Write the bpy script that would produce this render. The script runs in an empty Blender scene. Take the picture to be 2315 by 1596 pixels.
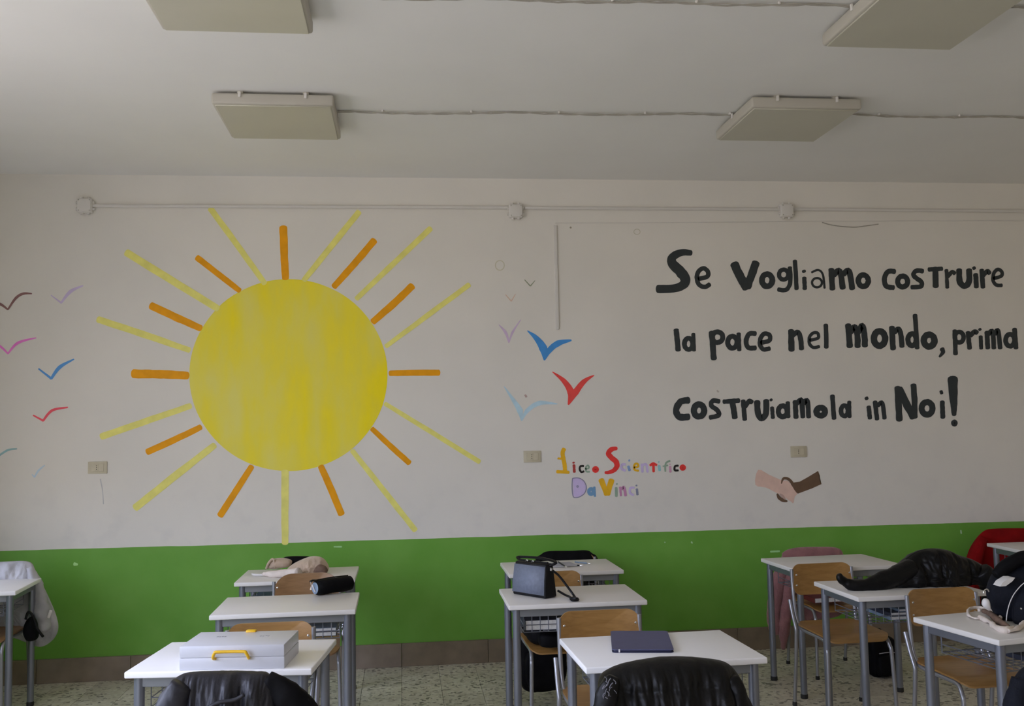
import bpy, bmesh, math, random
from mathutils import Vector, Matrix, noise
random.seed(7)
PI = math.pi
W, H = 2315, 1596
SC = bpy.context.scene
COL = SC.collection

# ------------------------------------------------------------------ camera
F, PITCH, YAW, ROLL, CH = 2180.3, 0.073250, 0.114685, -0.019479, 1.6547
D, HC = 6.848, 3.430            # back wall distance, ceiling height
_f = Vector((math.sin(YAW)*math.cos(PITCH), math.cos(YAW)*math.cos(PITCH), math.sin(PITCH)))
_r0 = Vector((math.cos(YAW), -math.sin(YAW), 0)); _u0 = _r0.cross(_f)
_r = math.cos(ROLL)*_r0 + math.sin(ROLL)*_u0
_u = -math.sin(ROLL)*_r0 + math.cos(ROLL)*_u0
CAMP = Vector((0, 0, CH))
cd = bpy.data.cameras.new('camera'); cam = bpy.data.objects.new('camera', cd); COL.objects.link(cam)
cd.sensor_fit = 'HORIZONTAL'; cd.sensor_width = 36; cd.lens = F*36/W; cd.clip_start = 0.05
m3 = Matrix((_r, _u, -_f)).transposed()
cam.matrix_world = Matrix.Translation(CAMP) @ m3.to_4x4()
SC.camera = cam

# ------------------------------------------------------------------ world and exposure
SC.view_settings.view_transform = 'Standard'; SC.view_settings.look = 'None'
SC.view_settings.gamma = 1; SC.view_settings.use_curve_mapping = False
SC.view_settings.exposure = -0.06
SKY = 9.4
SC.cycles.use_denoising = True
SC.cycles.max_bounces = 10; SC.cycles.diffuse_bounces = 8
SC.cycles.sample_clamp_indirect = 6
w = bpy.data.worlds.new('sky'); SC.world = w; w.use_nodes = True
nt = w.node_tree; bg = nt.nodes['Background']
tc = nt.nodes.new('ShaderNodeTexCoord'); sp = nt.nodes.new('ShaderNodeSeparateXYZ')
rp = nt.nodes.new('ShaderNodeValToRGB')
nt.links.new(tc.outputs['Generated'], sp.inputs[0])
mr = nt.nodes.new('ShaderNodeMapRange'); mr.inputs['From Min'].default_value = -1; mr.inputs['From Max'].default_value = 1
nt.links.new(sp.outputs['Z'], mr.inputs[0]); nt.links.new(mr.outputs[0], rp.inputs[0])
e = rp.color_ramp.elements
e[0].position = 0.0; e[0].color = (.50, .465, .47, 1)
e[1].position = 1.0; e[1].color = (1.30, 1.44, 2.05, 1)
a = e.new(.49); a.color = (.50, .465, .47, 1)
a = e.new(.53); a.color = (.70, .76, .98, 1)
nt.links.new(rp.outputs[0], bg.inputs[0]); bg.inputs[1].default_value = SKY

# ------------------------------------------------------------------ pixel helpers
def ray(x, y): return _f + _r*((x-W/2)/F) - _u*((y-H/2)/F)
def atY(x, y, Y):
    d = ray(x, y); return CAMP + d*(Y/d.y)
def atZ(x, y, Z):
    d = ray(x, y); return CAMP + d*((Z-CH)/d.z)

# ------------------------------------------------------------------ materials
def lin(c):
    return tuple(((v/255)/12.92 if v/255 <= .04045 else (((v/255)+.055)/1.055)**2.4) for v in c)
def nmat(name, col, rough=.6, metal=0, nscale=0, namp=.1, bump=0, bscale=60, spec=.5, coat=0, trans=0, stretch=None, sheen=0):
    m = bpy.data.materials.new(name); m.use_nodes = True; t = m.node_tree; b = t.nodes['Principled BSDF']
    b.inputs['Base Color'].default_value = (*col, 1); b.inputs['Roughness'].default_value = rough
    b.inputs['Metallic'].default_value = metal; b.inputs['Specular IOR Level'].default_value = spec
    b.inputs['Coat Weight'].default_value = coat; b.inputs['Transmission Weight'].default_value = trans
    b.inputs['Sheen Weight'].default_value = sheen
    co = t.nodes.new('ShaderNodeTexCoord'); mp = t.nodes.new('ShaderNodeMapping')
    t.links.new(co.outputs['Object'], mp.inputs[0])
    if stretch: mp.inputs['Scale'].default_value = stretch
    n = t.nodes.new('ShaderNodeTexNoise'); n.inputs['Scale'].default_value = nscale or 8; n.inputs['Detail'].default_value = 5
    t.links.new(mp.outputs[0], n.inputs['Vector'])
    r = t.nodes.new('ShaderNodeValToRGB'); t.links.new(n.outputs['Fac'], r.inputs[0])
    lo = tuple(max(0, v*(1-namp)) for v in col); hi = tuple(min(1, v*(1+namp)) for v in col)
    r.color_ramp.elements[0].position = .3; r.color_ramp.elements[0].color = (*lo, 1)
    r.color_ramp.elements[1].position = .7; r.color_ramp.elements[1].color = (*hi, 1)
    t.links.new(r.outputs[0], b.inputs['Base Color'])
    if bump:
        n2 = t.nodes.new('ShaderNodeTexNoise'); n2.inputs['Scale'].default_value = bscale; n2.inputs['Detail'].default_value = 4
        t.links.new(co.outputs['Object'], n2.inputs['Vector'])
        bp = t.nodes.new('ShaderNodeBump'); bp.inputs['Strength'].default_value = bump; bp.inputs['Distance'].default_value = .01
        t.links.new(n2.outputs['Fac'], bp.inputs['Height']); t.links.new(bp.outputs[0], b.inputs['Normal'])
    return m
WALL = (.80, .775, .715)

def wall_mat():
    m = nmat('plaster', WALL, .75, bump=.08, bscale=25, spec=.25); t = m.node_tree; b = t.nodes['Principled BSDF']
    L = t.links; N = t.nodes.new
    co = N('ShaderNodeTexCoord'); sx = N('ShaderNodeSeparateXYZ'); L.new(co.outputs['Object'], sx.inputs[0])
    def math_(op, a_, b_):
        q = N('ShaderNodeMath'); q.operation = op
        for i, v in enumerate((a_, b_)):
            if isinstance(v, (int, float)): q.inputs[i].default_value = v
            else: L.new(v, q.inputs[i])
        return q.outputs[0]
    # scuffed white plaster: big soft stains, stronger near the desks
    n1 = N('ShaderNodeTexNoise'); n1.inputs['Scale'].default_value = 1.6; n1.inputs['Detail'].default_value = 6; L.new(co.outputs['Object'], n1.inputs['Vector'])
    n3 = N('ShaderNodeTexNoise'); n3.inputs['Scale'].default_value = 7; n3.inputs['Detail'].default_value = 6; L.new(co.outputs['Object'], n3.inputs['Vector'])
    base = N('ShaderNodeValToRGB'); L.new(n1.outputs['Fac'], base.inputs[0])
    base.color_ramp.elements[0].position = .35; base.color_ramp.elements[0].color = (.78, .758, .70, 1)
    base.color_ramp.elements[1].position = .65; base.color_ramp.elements[1].color = (.82, .793, .728, 1)
    low = N('ShaderNodeMapRange'); L.new(sx.outputs['Z'], low.inputs[0])
    low.inputs['From Min'].default_value = 1.5; low.inputs['From Max'].default_value = .9
    sc = N('ShaderNodeValToRGB'); L.new(n3.outputs['Fac'], sc.inputs[0])
    sc.color_ramp.elements[0].position = .52; sc.color_ramp.elements[1].position = .75
    st = math_('MULTIPLY', low.outputs[0], sc.outputs[0]); st = math_('MULTIPLY', st, .35)
    mx = N('ShaderNodeMixRGB'); L.new(st, mx.inputs[0]); L.new(base.outputs[0], mx.inputs[1]); mx.inputs[2].default_value = (.62, .61, .59, 1)
    # green dado below a hand-painted line
    z0 = math_('ADD', math_('MULTIPLY', sx.outputs['X'], -.0033), .866)
    wob = N('ShaderNodeTexNoise'); wob.inputs['Scale'].default_value = 3; L.new(co.outputs['Object'], wob.inputs['Vector'])
    z0 = math_('ADD', z0, math_('MULTIPLY', math_('SUBTRACT', wob.outputs['Fac'], .5), .012))
    g = math_('LESS_THAN', sx.outputs['Z'], z0)
    gr = N('ShaderNodeValToRGB'); n4 = N('ShaderNodeTexNoise'); n4.inputs['Scale'].default_value = 3.5; n4.inputs['Detail'].default_value = 4
    L.new(co.outputs['Object'], n4.inputs['Vector']); L.new(n4.outputs['Fac'], gr.inputs[0])
    gr.color_ramp.elements[0].position = .3; gr.color_ramp.elements[0].color = (.145, .375, .050, 1)
    gr.color_ramp.elements[1].position = .7; gr.color_ramp.elements[1].color = (.180, .42, .070, 1)
    m2 = N('ShaderNodeMixRGB'); L.new(g, m2.inputs[0]); L.new(mx.outputs[0], m2.inputs[1]); L.new(gr.outputs[0], m2.inputs[2])
    L.new(m2.outputs[0], b.inputs['Base Color'])
    rr = math_('SUBTRACT', .75, math_('MULTIPLY', g, .3)); L.new(rr, b.inputs['Roughness'])
    return m
def terrazzo(name, base, rnd=True):
    m = nmat(name, base, .42, spec=.4); t = m.node_tree; b = t.nodes['Principled BSDF']; L = t.links; N = t.nodes.new
    geo = N('ShaderNodeNewGeometry')
    v = N('ShaderNodeTexVoronoi'); v.inputs['Scale'].default_value = 52; L.new(geo.outputs['Position'], v.inputs['Vector'])
    n = N('ShaderNodeTexNoise'); n.inputs['Scale'].default_value = 5; n.inputs['Detail'].default_value = 3; L.new(geo.outputs['Position'], n.inputs['Vector'])
    sr = N('ShaderNodeSeparateColor'); L.new(v.outputs['Color'], sr.inputs[0])
    cr = N('ShaderNodeValToRGB'); L.new(sr.outputs[0], cr.inputs[0]); cr.color_ramp.interpolation = 'CONSTANT'
    e = cr.color_ramp.elements; e[0].position = 0; e[0].color = (.10, .09, .07, 1)
    e[1].position = .10; e[1].color = (.34, .31, .25, 1)
    for p_, c_ in ((.18, (.60, .56, .46, 1)), (.5, (.68, .64, .53, 1)), (.85, (.74, .71, .62, 1))):
        q = e.new(p_); q.color = c_
    mx = N('ShaderNodeMixRGB'); mx.inputs[0].default_value = .25; mx.inputs[2].default_value = (*base, 1)
    L.new(cr.outputs[0], mx.inputs[1])
    nr = N('ShaderNodeMapRange'); nr.inputs['To Min'].default_value = .75; nr.inputs['To Max'].default_value = 1.05; L.new(n.outputs['Fac'], nr.inputs[0])
    m2 = N('ShaderNodeMixRGB'); m2.blend_type = 'MULTIPLY'; m2.inputs[0].default_value = 1
    L.new(mx.outputs[0], m2.inputs[1]); L.new(nr.outputs[0], m2.inputs[2])
    out = m2.outputs[0]
    if rnd:
        oi = N('ShaderNodeObjectInfo'); r2 = N('ShaderNodeMapRange'); r2.inputs['To Min'].default_value = .9; r2.inputs['To Max'].default_value = 1.1
        L.new(oi.outputs['Random'], r2.inputs[0])
        m4 = N('ShaderNodeVectorMath'); m4.operation = 'SCALE'; L.new(out, m4.inputs[0]); L.new(r2.outputs[0], m4.inputs['Scale']); out = m4.outputs[0]
    L.new(out, b.inputs['Base Color'])
    return m
def wood_mat(name, c1, c2, stretch=(2, 14, 14)):
    m = nmat(name, c1, .38, spec=.5, stretch=stretch, nscale=5, coat=.15); t = m.node_tree
    r = [n for n in t.nodes if n.type == 'VALTORGB'][0]
    r.color_ramp.elements[0].color = (*c1, 1); r.color_ramp.elements[1].color = (*c2, 1)
    n = [n for n in t.nodes if n.type == 'TEX_NOISE'][0]; n.inputs['Distortion'].default_value = .6
    return m
M = {}
M['wall'] = wall_mat()
M['plain'] = nmat('plain_plaster', (.72, .64, .50), .8, nscale=2, namp=.03, bump=.05, bscale=25, spec=.2)
M['ceil'] = nmat('ceiling_paint', (.84, .84, .82), .85, nscale=1.5, namp=.02, bump=.05, bscale=12, spec=.2)
M['floor'] = nmat('floor_joint', (.26, .24, .20), .8)
M['tile'] = terrazzo('terrazzo_tile', (.66, .62, .50))
M['skirt'] = nmat('skirting_marble', (.215, .17, .12), .4, nscale=9, namp=.16)
M['skirt2'] = nmat('skirting_marble_light', (.25, .20, .155), .4, nscale=9, namp=.14)
M['lam_lit'] = nmat('lit_laminate', (.92, .92, .93), .36, nscale=4, namp=.01, spec=.5)  # paler copy of the grey laminate, window light put into its colour
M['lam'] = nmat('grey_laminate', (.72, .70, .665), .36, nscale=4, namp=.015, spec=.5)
M['steel'] = nmat('grey_painted_steel', (.22, .235, .275), .30, metal=.6, nscale=5, namp=.05)
M['rail'] = nmat('rail_grey_steel', (.20, .21, .22), .45, metal=.2, nscale=5, namp=.05)
M['chrome'] = nmat('chair_tube_metal', (.34, .345, .37), .3, metal=.6, nscale=5, namp=.05)
M['wire'] = nmat('basket_wire', (.20, .21, .24), .4, metal=.5)
M['foot'] = nmat('black_rubber', (.02, .02, .02), .7)
M['wood'] = wood_mat('beech_plywood', (.27, .140, .038), (.36, .195, .058))
M['wood2'] = wood_mat('old_beech_plywood', (.24, .13, .055), (.32, .18, .08))
M['edge'] = nmat('plywood_edge', (.42, .26, .12), .6, nscale=30, namp=.2, stretch=(1, 1, 8))
M['lampbody'] = nmat('lamp_enamel', (.50, .475, .41), .5, nscale=3, namp=.02)
M['lampface'] = nmat('lamp_diffuser', (.54, .525, .43), .45, nscale=3, namp=.03)
M['plastic'] = nmat('white_pvc', (.72, .70, .66), .5, nscale=3, namp=.02)
M['cable'] = nmat('old_cable', (.40, .38, .33), .6)
M['beigepl'] = nmat('beige_socket', (.58, .53, .39), .45)
M['dark'] = nmat('dark_hole', (.05, .045, .03), .7)
M['blk'] = nmat('black_nylon', (.0045, .0045, .0055), .62, nscale=20, namp=.3, bump=.2, bscale=35, spec=.10)
M['blk2'] = nmat('black_puffer_nylon', (.0035, .0035, .0038), .42, nscale=20, namp=.3, bump=.3, bscale=28, spec=.22)
M['char'] = nmat('charcoal_nylon', (.017, .0175, .024), .45, nscale=14, namp=.25, bump=.35, bscale=30, spec=.38)
M['navy'] = nmat('navy_fabric', (.005, .0065, .012), .75, nscale=20, namp=.3, bump=.3, bscale=90, spec=.2)
M['white_cloth'] = nmat('pale_jacket_cloth', (.42, .42, .44), .6, nscale=7, namp=.25, bump=.4, bscale=20)
M['pink'] = nmat('dusty_pink_wool', (.27, .12, .12), .9, nscale=12, namp=.2, bump=.5, bscale=60, sheen=.3)
M['red'] = nmat('red_wool', (.24, .004, .005), .9, nscale=8, namp=.2, bump=.3, bscale=50, spec=.15)
M['beige'] = nmat('beige_fleece', (.52, .40, .30), .9, nscale=12, namp=.12, bump=.6, bscale=45, sheen=.3)
M['cream'] = nmat('cream_cloth', (.70, .62, .55), .85, nscale=20, namp=.08, bump=.3, bscale=60)
M['brownfur'] = nmat('brown_lining', (.16, .10, .07), .9, nscale=40, namp=.3)
M['boxw'] = nmat('milky_plastic', (.62, .63, .68), .35, nscale=4, namp=.02, trans=.0)
M['yel'] = nmat('yellow_plastic', (.80, .47, .01), .35)
M['blue'] = nmat('navy_cover', (.055, .060, .145), .5, nscale=30, namp=.08)
M['bluedk'] = nmat('navy_cover_edge', (.02, .022, .06), .6)
M['bag'] = nmat('slate_leather', (.165, .19, .25), .62, nscale=60, namp=.1, bump=.12, bscale=250)
M['blkl'] = nmat('black_leather', (.005, .005, .006), .45, nscale=60, namp=.1, spec=.25)
M['metal'] = nmat('bright_metal', (.7, .7, .7), .25, metal=1)
M['paper'] = nmat('paper_pages', (.72, .72, .70), .8, nscale=80, namp=.1)
M['bkblue'] = nmat('pale_blue_cover', (.20, .27, .36), .5, nscale=20, namp=.2)
M['bkdark'] = nmat('dark_cover', (.03, .035, .06), .5)
M['bkred'] = nmat('dark_red_cover', (.14, .02, .02), .5)
M['white'] = nmat('white_rubber', (.72, .70, .68), .5)
M['grey'] = nmat('grey_print', (.38, .38, .42), .6)
M['greydk'] = nmat('grey_fabric_print', (.16, .16, .19), .6)

_pm = {}
def paint(c, ref=(156, 149, 137), streak=0, name='wall_paint'):
    k = (c, ref, streak)
    if k in _pm: return _pm[k]
    a_ = lin(c); b_ = lin(ref)
    col = [a_[i]/b_[i]*WALL[i] for i in range(3)]; mxc = max(col)
    if mxc > .9: col = [v*.9/mxc for v in col]
    col = tuple(col)
    if streak: m = nmat(name, col, .6, nscale=2.2, namp=streak, stretch=(2.2, 1, .7), spec=.25)
    else: m = nmat(name, col, .6, nscale=14, namp=.08, spec=.25)
    _pm[k] = m; return m

# ------------------------------------------------------------------ object helpers
def tag(o, label=None, cat=None, group=None, kind=None):
    if label: o['label'] = label
    if cat: o['category'] = cat
    if group: o['group'] = group
    if kind: o['kind'] = kind
    return o
def empty(name, loc=(0, 0, 0), rz=0, label=None, cat=None, group=None, kind=None):
    o = bpy.data.objects.new(name, None); COL.objects.link(o); o.location = loc; o.rotation_euler = (0, 0, rz); o.empty_display_size = .1
    return tag(o, label, cat, group, kind)
class MB:
    def __init__(s): s.v = []; s.f = []; s.mi = []; s.cur = 0
    def add(s, vs, fs):
        n = len(s.v); s.v += [tuple(v) for v in vs]; s.f += [tuple(i+n for i in f) for f in fs]; s.mi += [s.cur]*len(fs); return s
    def bm(s, b):
        b.verts.ensure_lookup_table(); b.verts.index_update(); s.add([v.co.copy() for v in b.verts], [[v.index for v in f.verts] for f in b.faces]); b.free(); return s
    def box(s, c, d, bev=0, seg=2, rot=None):
        b = bmesh.new(); bmesh.ops.create_cube(b, size=1)
        for v in b.verts: v.co = Vector((v.co.x*d[0], v.co.y*d[1], v.co.z*d[2]))
        if bev: bmesh.ops.bevel(b, geom=b.edges[:], offset=bev, segments=seg, affect='EDGES', profile=.5)
        for v in b.verts:
            if rot: v.co = rot @ v.co
            v.co += Vector(c)
        return s.bm(b)
    def tube(s, pts, r, seg=10, closed=False, smooth=0):
        pts = [Vector(p) for p in pts]
        rs = list(r) if isinstance(r, (list, tuple)) else [r]*len(pts)
        if smooth: pts, rs = spline(pts, rs, smooth, closed)
        n = len(pts); ring = []
        prev = None
        for i, p in enumerate(pts):
            if closed: t = (pts[(i+1) % n]-pts[i-1])
            else: t = (pts[min(i+1, n-1)]-pts[max(i-1, 0)])
            t = t.normalized() if t.length > 1e-9 else Vector((0, 0, 1))
            if prev is None:
                a_ = Vector((0, 0, 1)) if abs(t.z) < .9 else Vector((1, 0, 0)); nrm = (a_-t*a_.dot(t)).normalized()
            else:
                nrm = prev-t*prev.dot(t); nrm = nrm.normalized() if nrm.length > 1e-6 else prev
            prev = nrm; bn = t.cross(nrm)
            ring.append([p+(nrm*math.cos(2*PI*k/seg)+bn*math.sin(2*PI*k/seg))*rs[i] for k in range(seg)])
        vs = [v for rg in ring for v in rg]; fs = []
        for i in range(n if closed else n-1):
            j = (i+1) % n
            for k in range(seg): fs.append((i*seg+k, i*seg+(k+1) % seg, j*seg+(k+1) % seg, j*seg+k))
        if not closed: fs.append(tuple(range(seg))[::-1]); fs.append(tuple((n-1)*seg+k for k in range(seg)))
        return s.add(vs, fs)
    def lathe(s, prof, c=(0, 0, 0), seg=16):
        vs = []; fs = []
        for r, z in prof:
            for k in range(seg): vs.append((c[0]+r*math.cos(2*PI*k/seg), c[1]+r*math.sin(2*PI*k/seg), c[2]+z))
        for i in range(len(prof)-1):
            for k in range(seg): fs.append((i*seg+k, i*seg+(k+1) % seg, (i+1)*seg+(k+1) % seg, (i+1)*seg+k))
        fs.append(tuple(range(seg))[::-1]); fs.append(tuple((len(prof)-1)*seg+k for k in range(seg)))
        return s.add(vs, fs)
    def mesh(s, name, mats, ang=40):
        me = bpy.data.meshes.new(name); me.from_pydata(s.v, [], s.f)
        for m in (mats if isinstance(mats, (list, tuple)) else [mats]): me.materials.append(m)
        if s.mi and max(s.mi) > 0: me.polygons.foreach_set('material_index', s.mi)
        me.polygons.foreach_set('use_smooth', [True]*len(me.polygons)); me.update()
        b = bmesh.new(); b.from_mesh(me); bmesh.ops.recalc_face_normals(b, faces=b.faces[:]); b.to_mesh(me); b.free()
        try: me.set_sharp_from_angle(angle=math.radians(ang))
        except Exception: pass
        return me
    def build(s, name, mats, parent=None, loc=(0, 0, 0), rot=(0, 0, 0), ang=40):
        o = bpy.data.objects.new(name, s.mesh(name, mats, ang)); COL.objects.link(o); o.location = loc; o.rotation_euler = rot
        if parent: o.parent = parent
        return o
def inst(name, me, parent=None, loc=(0, 0, 0), rot=(0, 0, 0)):
    o = bpy.data.objects.new(name, me); COL.objects.link(o); o.location = loc; o.rotation_euler = rot
    if parent: o.parent = parent
    return o
def spline(P, R, sub, closed=False):
    n = len(P); out = []; ro = []
    rng = range(n if closed else n-1)
    for i in rng:
        p = [P[(i+k) % n] if closed else P[min(max(i+k, 0), n-1)] for k in (-1, 0, 1, 2)]
        r1 = R[i]; r2 = R[(i+1) % n]
        for j in range(sub):
            t = j/sub
            out.append(.5*((2*p[1])+(p[2]-p[0])*t+(2*p[0]-5*p[1]+4*p[2]-p[3])*t*t+(3*p[1]-p[0]-3*p[2]+p[3])*t**3)); ro.append(r1+(r2-r1)*t)
    if not closed: out.append(P[-1]); ro.append(R[-1])
    return out, ro
def copy_tree(o, parent=None):
    c = o.copy(); COL.objects.link(c); c.parent = parent
    for ch in list(o.children): copy_tree(ch, c)
    return c

# ------------------------------------------------------------------ room shell
XL, XR, YB = -3.02, 6.2, -5.0
T = .2
back = MB().box(((XL+XR)/2, D+T/2, HC/2), (XR-XL+2*T, T, HC)).build('wall_back', M['wall']); tag(back, kind='structure')
MB_f = MB().box(((XL+XR)/2, (YB+D)/2, -.06), (XR-XL+2*T, D-YB+2*T, .10)).build('floor', M['floor']); floor = tag(MB_f, kind='structure')
tag(MB().box(((XL+XR)/2, (YB+D)/2, HC+.1), (XR-XL+2*T, D-YB+2*T, .2)).build('ceiling', M['ceil']), kind='structure')
tag(MB().box((XR+T/2, (YB+D)/2, HC/2), (T, D-YB, HC)).build('wall_right', M['plain']), kind='structure')
tag(MB().box(((XL+XR)/2, YB-T/2, HC/2), (XR-XL+2*T, T, HC)).build('wall_front', M['plain']), kind='structure')
# left wall with window openings
WINS = [(-4.5, -2.7), (-2.1, -.3), (.3, 2.1), (2.6, 4.3), (5.15, 6.25)]
SILL, HEAD = .90, 3.05
lw = MB(); TW = .28
lw.box((XL-TW/2, (YB+D)/2, SILL/2), (TW, D-YB, SILL)); lw.box((XL-TW/2, (YB+D)/2, (HEAD+HC)/2), (TW, D-YB, HC-HEAD))
ys = [YB]+[v for w_ in WINS for v in w_]+[D]
for i in range(0, len(ys), 2): lw.box((XL-TW/2, (ys[i]+ys[i+1])/2, (SILL+HEAD)/2), (TW, ys[i+1]-ys[i], HEAD-SILL))
tag(lw.build('wall_left', M['wall']), kind='structure')
glass = bpy.data.materials.new('window_pane'); glass.use_nodes = True; t = glass.node_tree
for n_ in list(t.nodes): t.nodes.remove(n_)
o_ = t.nodes.new('ShaderNodeOutputMaterial'); mxs = t.nodes.new('ShaderNodeMixShader'); tr = t.nodes.new('ShaderNodeBsdfTransparent'); gl = t.nodes.new('ShaderNodeBsdfGlossy')
gl.inputs['Roughness'].default_value = .02; mxs.inputs[0].default_value = .06
t.links.new(tr.outputs[0], mxs.inputs[1]); t.links.new(gl.outputs[0], mxs.inputs[2]); t.links.new(mxs.outputs[0], o_.inputs[0])
for i, (y0, y1) in enumerate(WINS):
    wn = empty('window_%d' % (i+1), (XL-.2, (y0+y1)/2, SILL), kind='structure')
    wd = y1-y0; hh = HEAD-SILL; fr = MB()
    for yy in (-wd/2+.03, 0, wd/2-.03): fr.box((0, yy, hh/2), (.05, .06, hh))
    for zz in (.03, hh-.03): fr.box((0, 0, zz), (.05, wd, .06))
    fr.build('window_frame', M['plastic'], wn)
    for s in (-1, 1): MB().box((0, s*wd/4, hh/2), (.006, wd/2-.09, hh-.12)).build('pane', glass, wn)
    if i == 4:                                     # roller shutter let half down in the window nearest the back wall
        low = .50
        MB().box((-.06, 0, hh-.04), (.05, wd, .08), .005).build('shutter_box', M['plastic'], wn)
        zz = low
        while zz < hh-.05:
            MB().box((-.055, 0, zz+.024), (.014, wd, .047), .004, 1).build('slat', M['plastic'], wn); zz += .048
        hh = low
    MB().box((.11, 0, -.012), (.32, wd-.01, .024), .004).build('window_sill', M['skirt2'], wn)
    ld = bpy.data.lights.new('window_portal', 'AREA'); ld.shape = 'RECTANGLE'; ld.size = hh; ld.size_y = wd
    ld.cycles.is_portal = True
    lo = bpy.data.objects.new('window_portal', ld); COL.objects.link(lo); lo.location = (XL-.26, (y0+y1)/2, SILL+hh/2); lo.rotation_euler = (0, -PI/2, 0)
# terrazzo tiles of the floor where the photo shows it; the rest of the slab carries the same tiles as one piece
TS = .25
tm = MB().box((0, 0, .005), (TS-.002, TS-.002, .010), .001, 1).mesh('tile', M['tile'])
rest = MB(); nx = int((XR-XL)/TS)+1; ny = int((D-YB)/TS)+1
for j in range(ny):
    y = D-.012-(j+.5)*TS
    for i in range(nx):
        x = XL+(i+.5)*TS
        if y < YB+TS/2 or x > XR-TS/2: continue
        if y > 5.5 and x < 5.3: inst('tile', tm, floor, (x, y, -.010+random.uniform(-.0004, .0004)))
        else: rest.box((x, y, -.005), (TS-.002, TS-.002, .010))
tag(rest.build('tile', M['tile'], floor), kind='stuff')
# marble skirting of separate slabs
bb = empty('baseboard_back', (0, D, 0), kind='structure')
x = XL
i = 0
offs = [.40]
while x < XR:
    wd = min(.60, XR-x)
    MB().box((wd/2, -.009, .0785), (wd-.002, .018, .157), .002, 1).build('slab', M['skirt2'] if i % 3 == 1 else M['skirt'], bb, (x, random.uniform(-.0008, .0008), 0)); x += .60; i += 1
bl = empty('baseboard_left', (XL, 0, 0), kind='structure')
y = YB
while y < D-.02:
    wd = min(.40, D-.02-y); MB().box((.009, wd/2, .0785), (.018, wd-.002, .157), .002, 1).build('slab', M['skirt'], bl, (0, y, 0)); y += .40
# door on the right wall, out of the picture
dr = empty('door_1', (XR-.03, 1.0, 0), kind='structure')
MB().box((0, 0, 1.05), (.05, .9, 2.1), .004).build('door_leaf', M['lam'], dr)
MB().box((0, -.49, 1.08), (.08, .08, 2.16), .004).box((0, .49, 1.08), (.08, .08, 2.16), .004).box((0, 0, 2.15), (.08, 1.06, .08), .004).build('door_frame', M['plastic'], dr)
MB().tube([(-.03, .38, 1.05), (-.08, .38, 1.05), (-.08, .26, 1.05)], .01, 8).build('door_handle', M['metal'], dr)

# ------------------------------------------------------------------ paint on the back wall
def P2(x, y, off=.0015):
    q = atY(x, y, D); return Vector((q.x, D-off, q.z))
_layer = [0]
def ribbon(mb, pts, ws, off=.0015, sub=6, rough=.03, closed=False):
    """painted brush stroke; pts and widths in photo pixels"""
    P = [Vector((p[0], p[1], 0)) for p in pts]
    if len(P) == 2: P = [P[0], (P[0]+P[1])/2, P[1]]; ws = [ws[0], (ws[0]+ws[-1])/2, ws[-1]]
    Q, R = spline(P, list(ws), sub, closed)
    n = len(Q); L_ = []; Rr = []; sd = random.random()*50
    for i, p in enumerate(Q):
        t = (Q[(i+1) % n]-Q[i-1]) if closed else (Q[min(i+1, n-1)]-Q[max(i-1, 0)])
        t.normalize(); nn = Vector((-t.y, t.x, 0))
        a_ = R[i]/2*(1+rough*2*noise.noise(Vector((i*.5, sd, 0)))); b_ = R[i]/2*(1+rough*2*noise.noise(Vector((i*.5, sd, 9))))
        L_.append(p+nn*a_); Rr.append(p-nn*b_)
    _layer[0] = (_layer[0]+1) % 8; off = off+_layer[0]*.00006
    vs = [P2(v.x, v.y, off) for v in L_]+[P2(v.x, v.y, off) for v in Rr]; fs = []
    for i in range(n if closed else n-1):
        j = (i+1) % n; fs.append((i, j, n+j, n+i))
    mb.add(vs, fs)
    if not closed:
        for k, c, t in ((0, Q[0], Q[0]-Q[1]), (n-1, Q[-1], Q[-1]-Q[-2])):
            if R[k] < 3: continue
            t.normalize(); nn = Vector((-t.y, t.x, 0)); h = R[k]/2
            arc = [c+nn*h*math.cos(a_)+t*h*.55*math.sin(a_) for a_ in [PI*q/6 for q in range(7)]]
            mb.add([P2(v.x, v.y, off) for v in arc], [tuple(range(7))])
def ringp(cx, cy, rx, ry, n=10):
    return [(cx+rx*math.cos(2*PI*k/n), cy+ry*math.sin(2*PI*k/n)) for k in range(n)]
def flat(mb, pts, off=.0015, sub=0):
    P = [Vector((p[0], p[1], 0)) for p in pts]
    if sub: P, _ = spline(P, [0]*len(P), sub, True)
    vs = [P2(v.x, v.y, off) for v in P]
    b = bmesh.new(); f = b.faces.new([b.verts.new(v) for v in vs]); bmesh.ops.triangulate(b, faces=[f]); mb.bm(b)
REFL = (150, 148, 148); REFM = (160, 154, 143); REFR = (150, 143, 129)
def zp(ox, oy, s): return lambda x, y: (ox+x/s, oy+y/s)
# sun
z4 = zp(200, 450, 2.0207)
mural = empty('sun_mural', (0, 0, 0)); mural.parent = back; mural['label'] = 'big painted yellow sun with yellow and orange rays'
mb = MB(); cx, cy = 652, 848; N_ = 96; vs = [P2(cx, cy, .001)]; fs = []
for k in range(N_):
    a_ = 2*PI*k/N_; q = 1+.004*noise.noise(Vector((math.cos(a_)*3, math.sin(a_)*3, 0)))
    vs.append(P2(cx+224*q*math.cos(a_), cy+217*q*math.sin(a_), .001))
for k in range(N_): fs.append((0, 1+k, 1+(k+1) % N_))
mb.add(vs, fs)
sunm = paint((170, 156, 42), REFM, .12, 'sun_yellow_paint'); t = sunm.node_tree
r_ = [n for n in t.nodes if n.type == 'VALTORGB'][0]; no = [n for n in t.nodes if n.type == 'TEX_NOISE'][0]; no.inputs['Scale'].default_value = 2.6
def pcol(c): a_ = lin(c); b_ = lin(REFM); return (*[a_[i]/b_[i]*WALL[i] for i in range(3)], 1)
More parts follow.
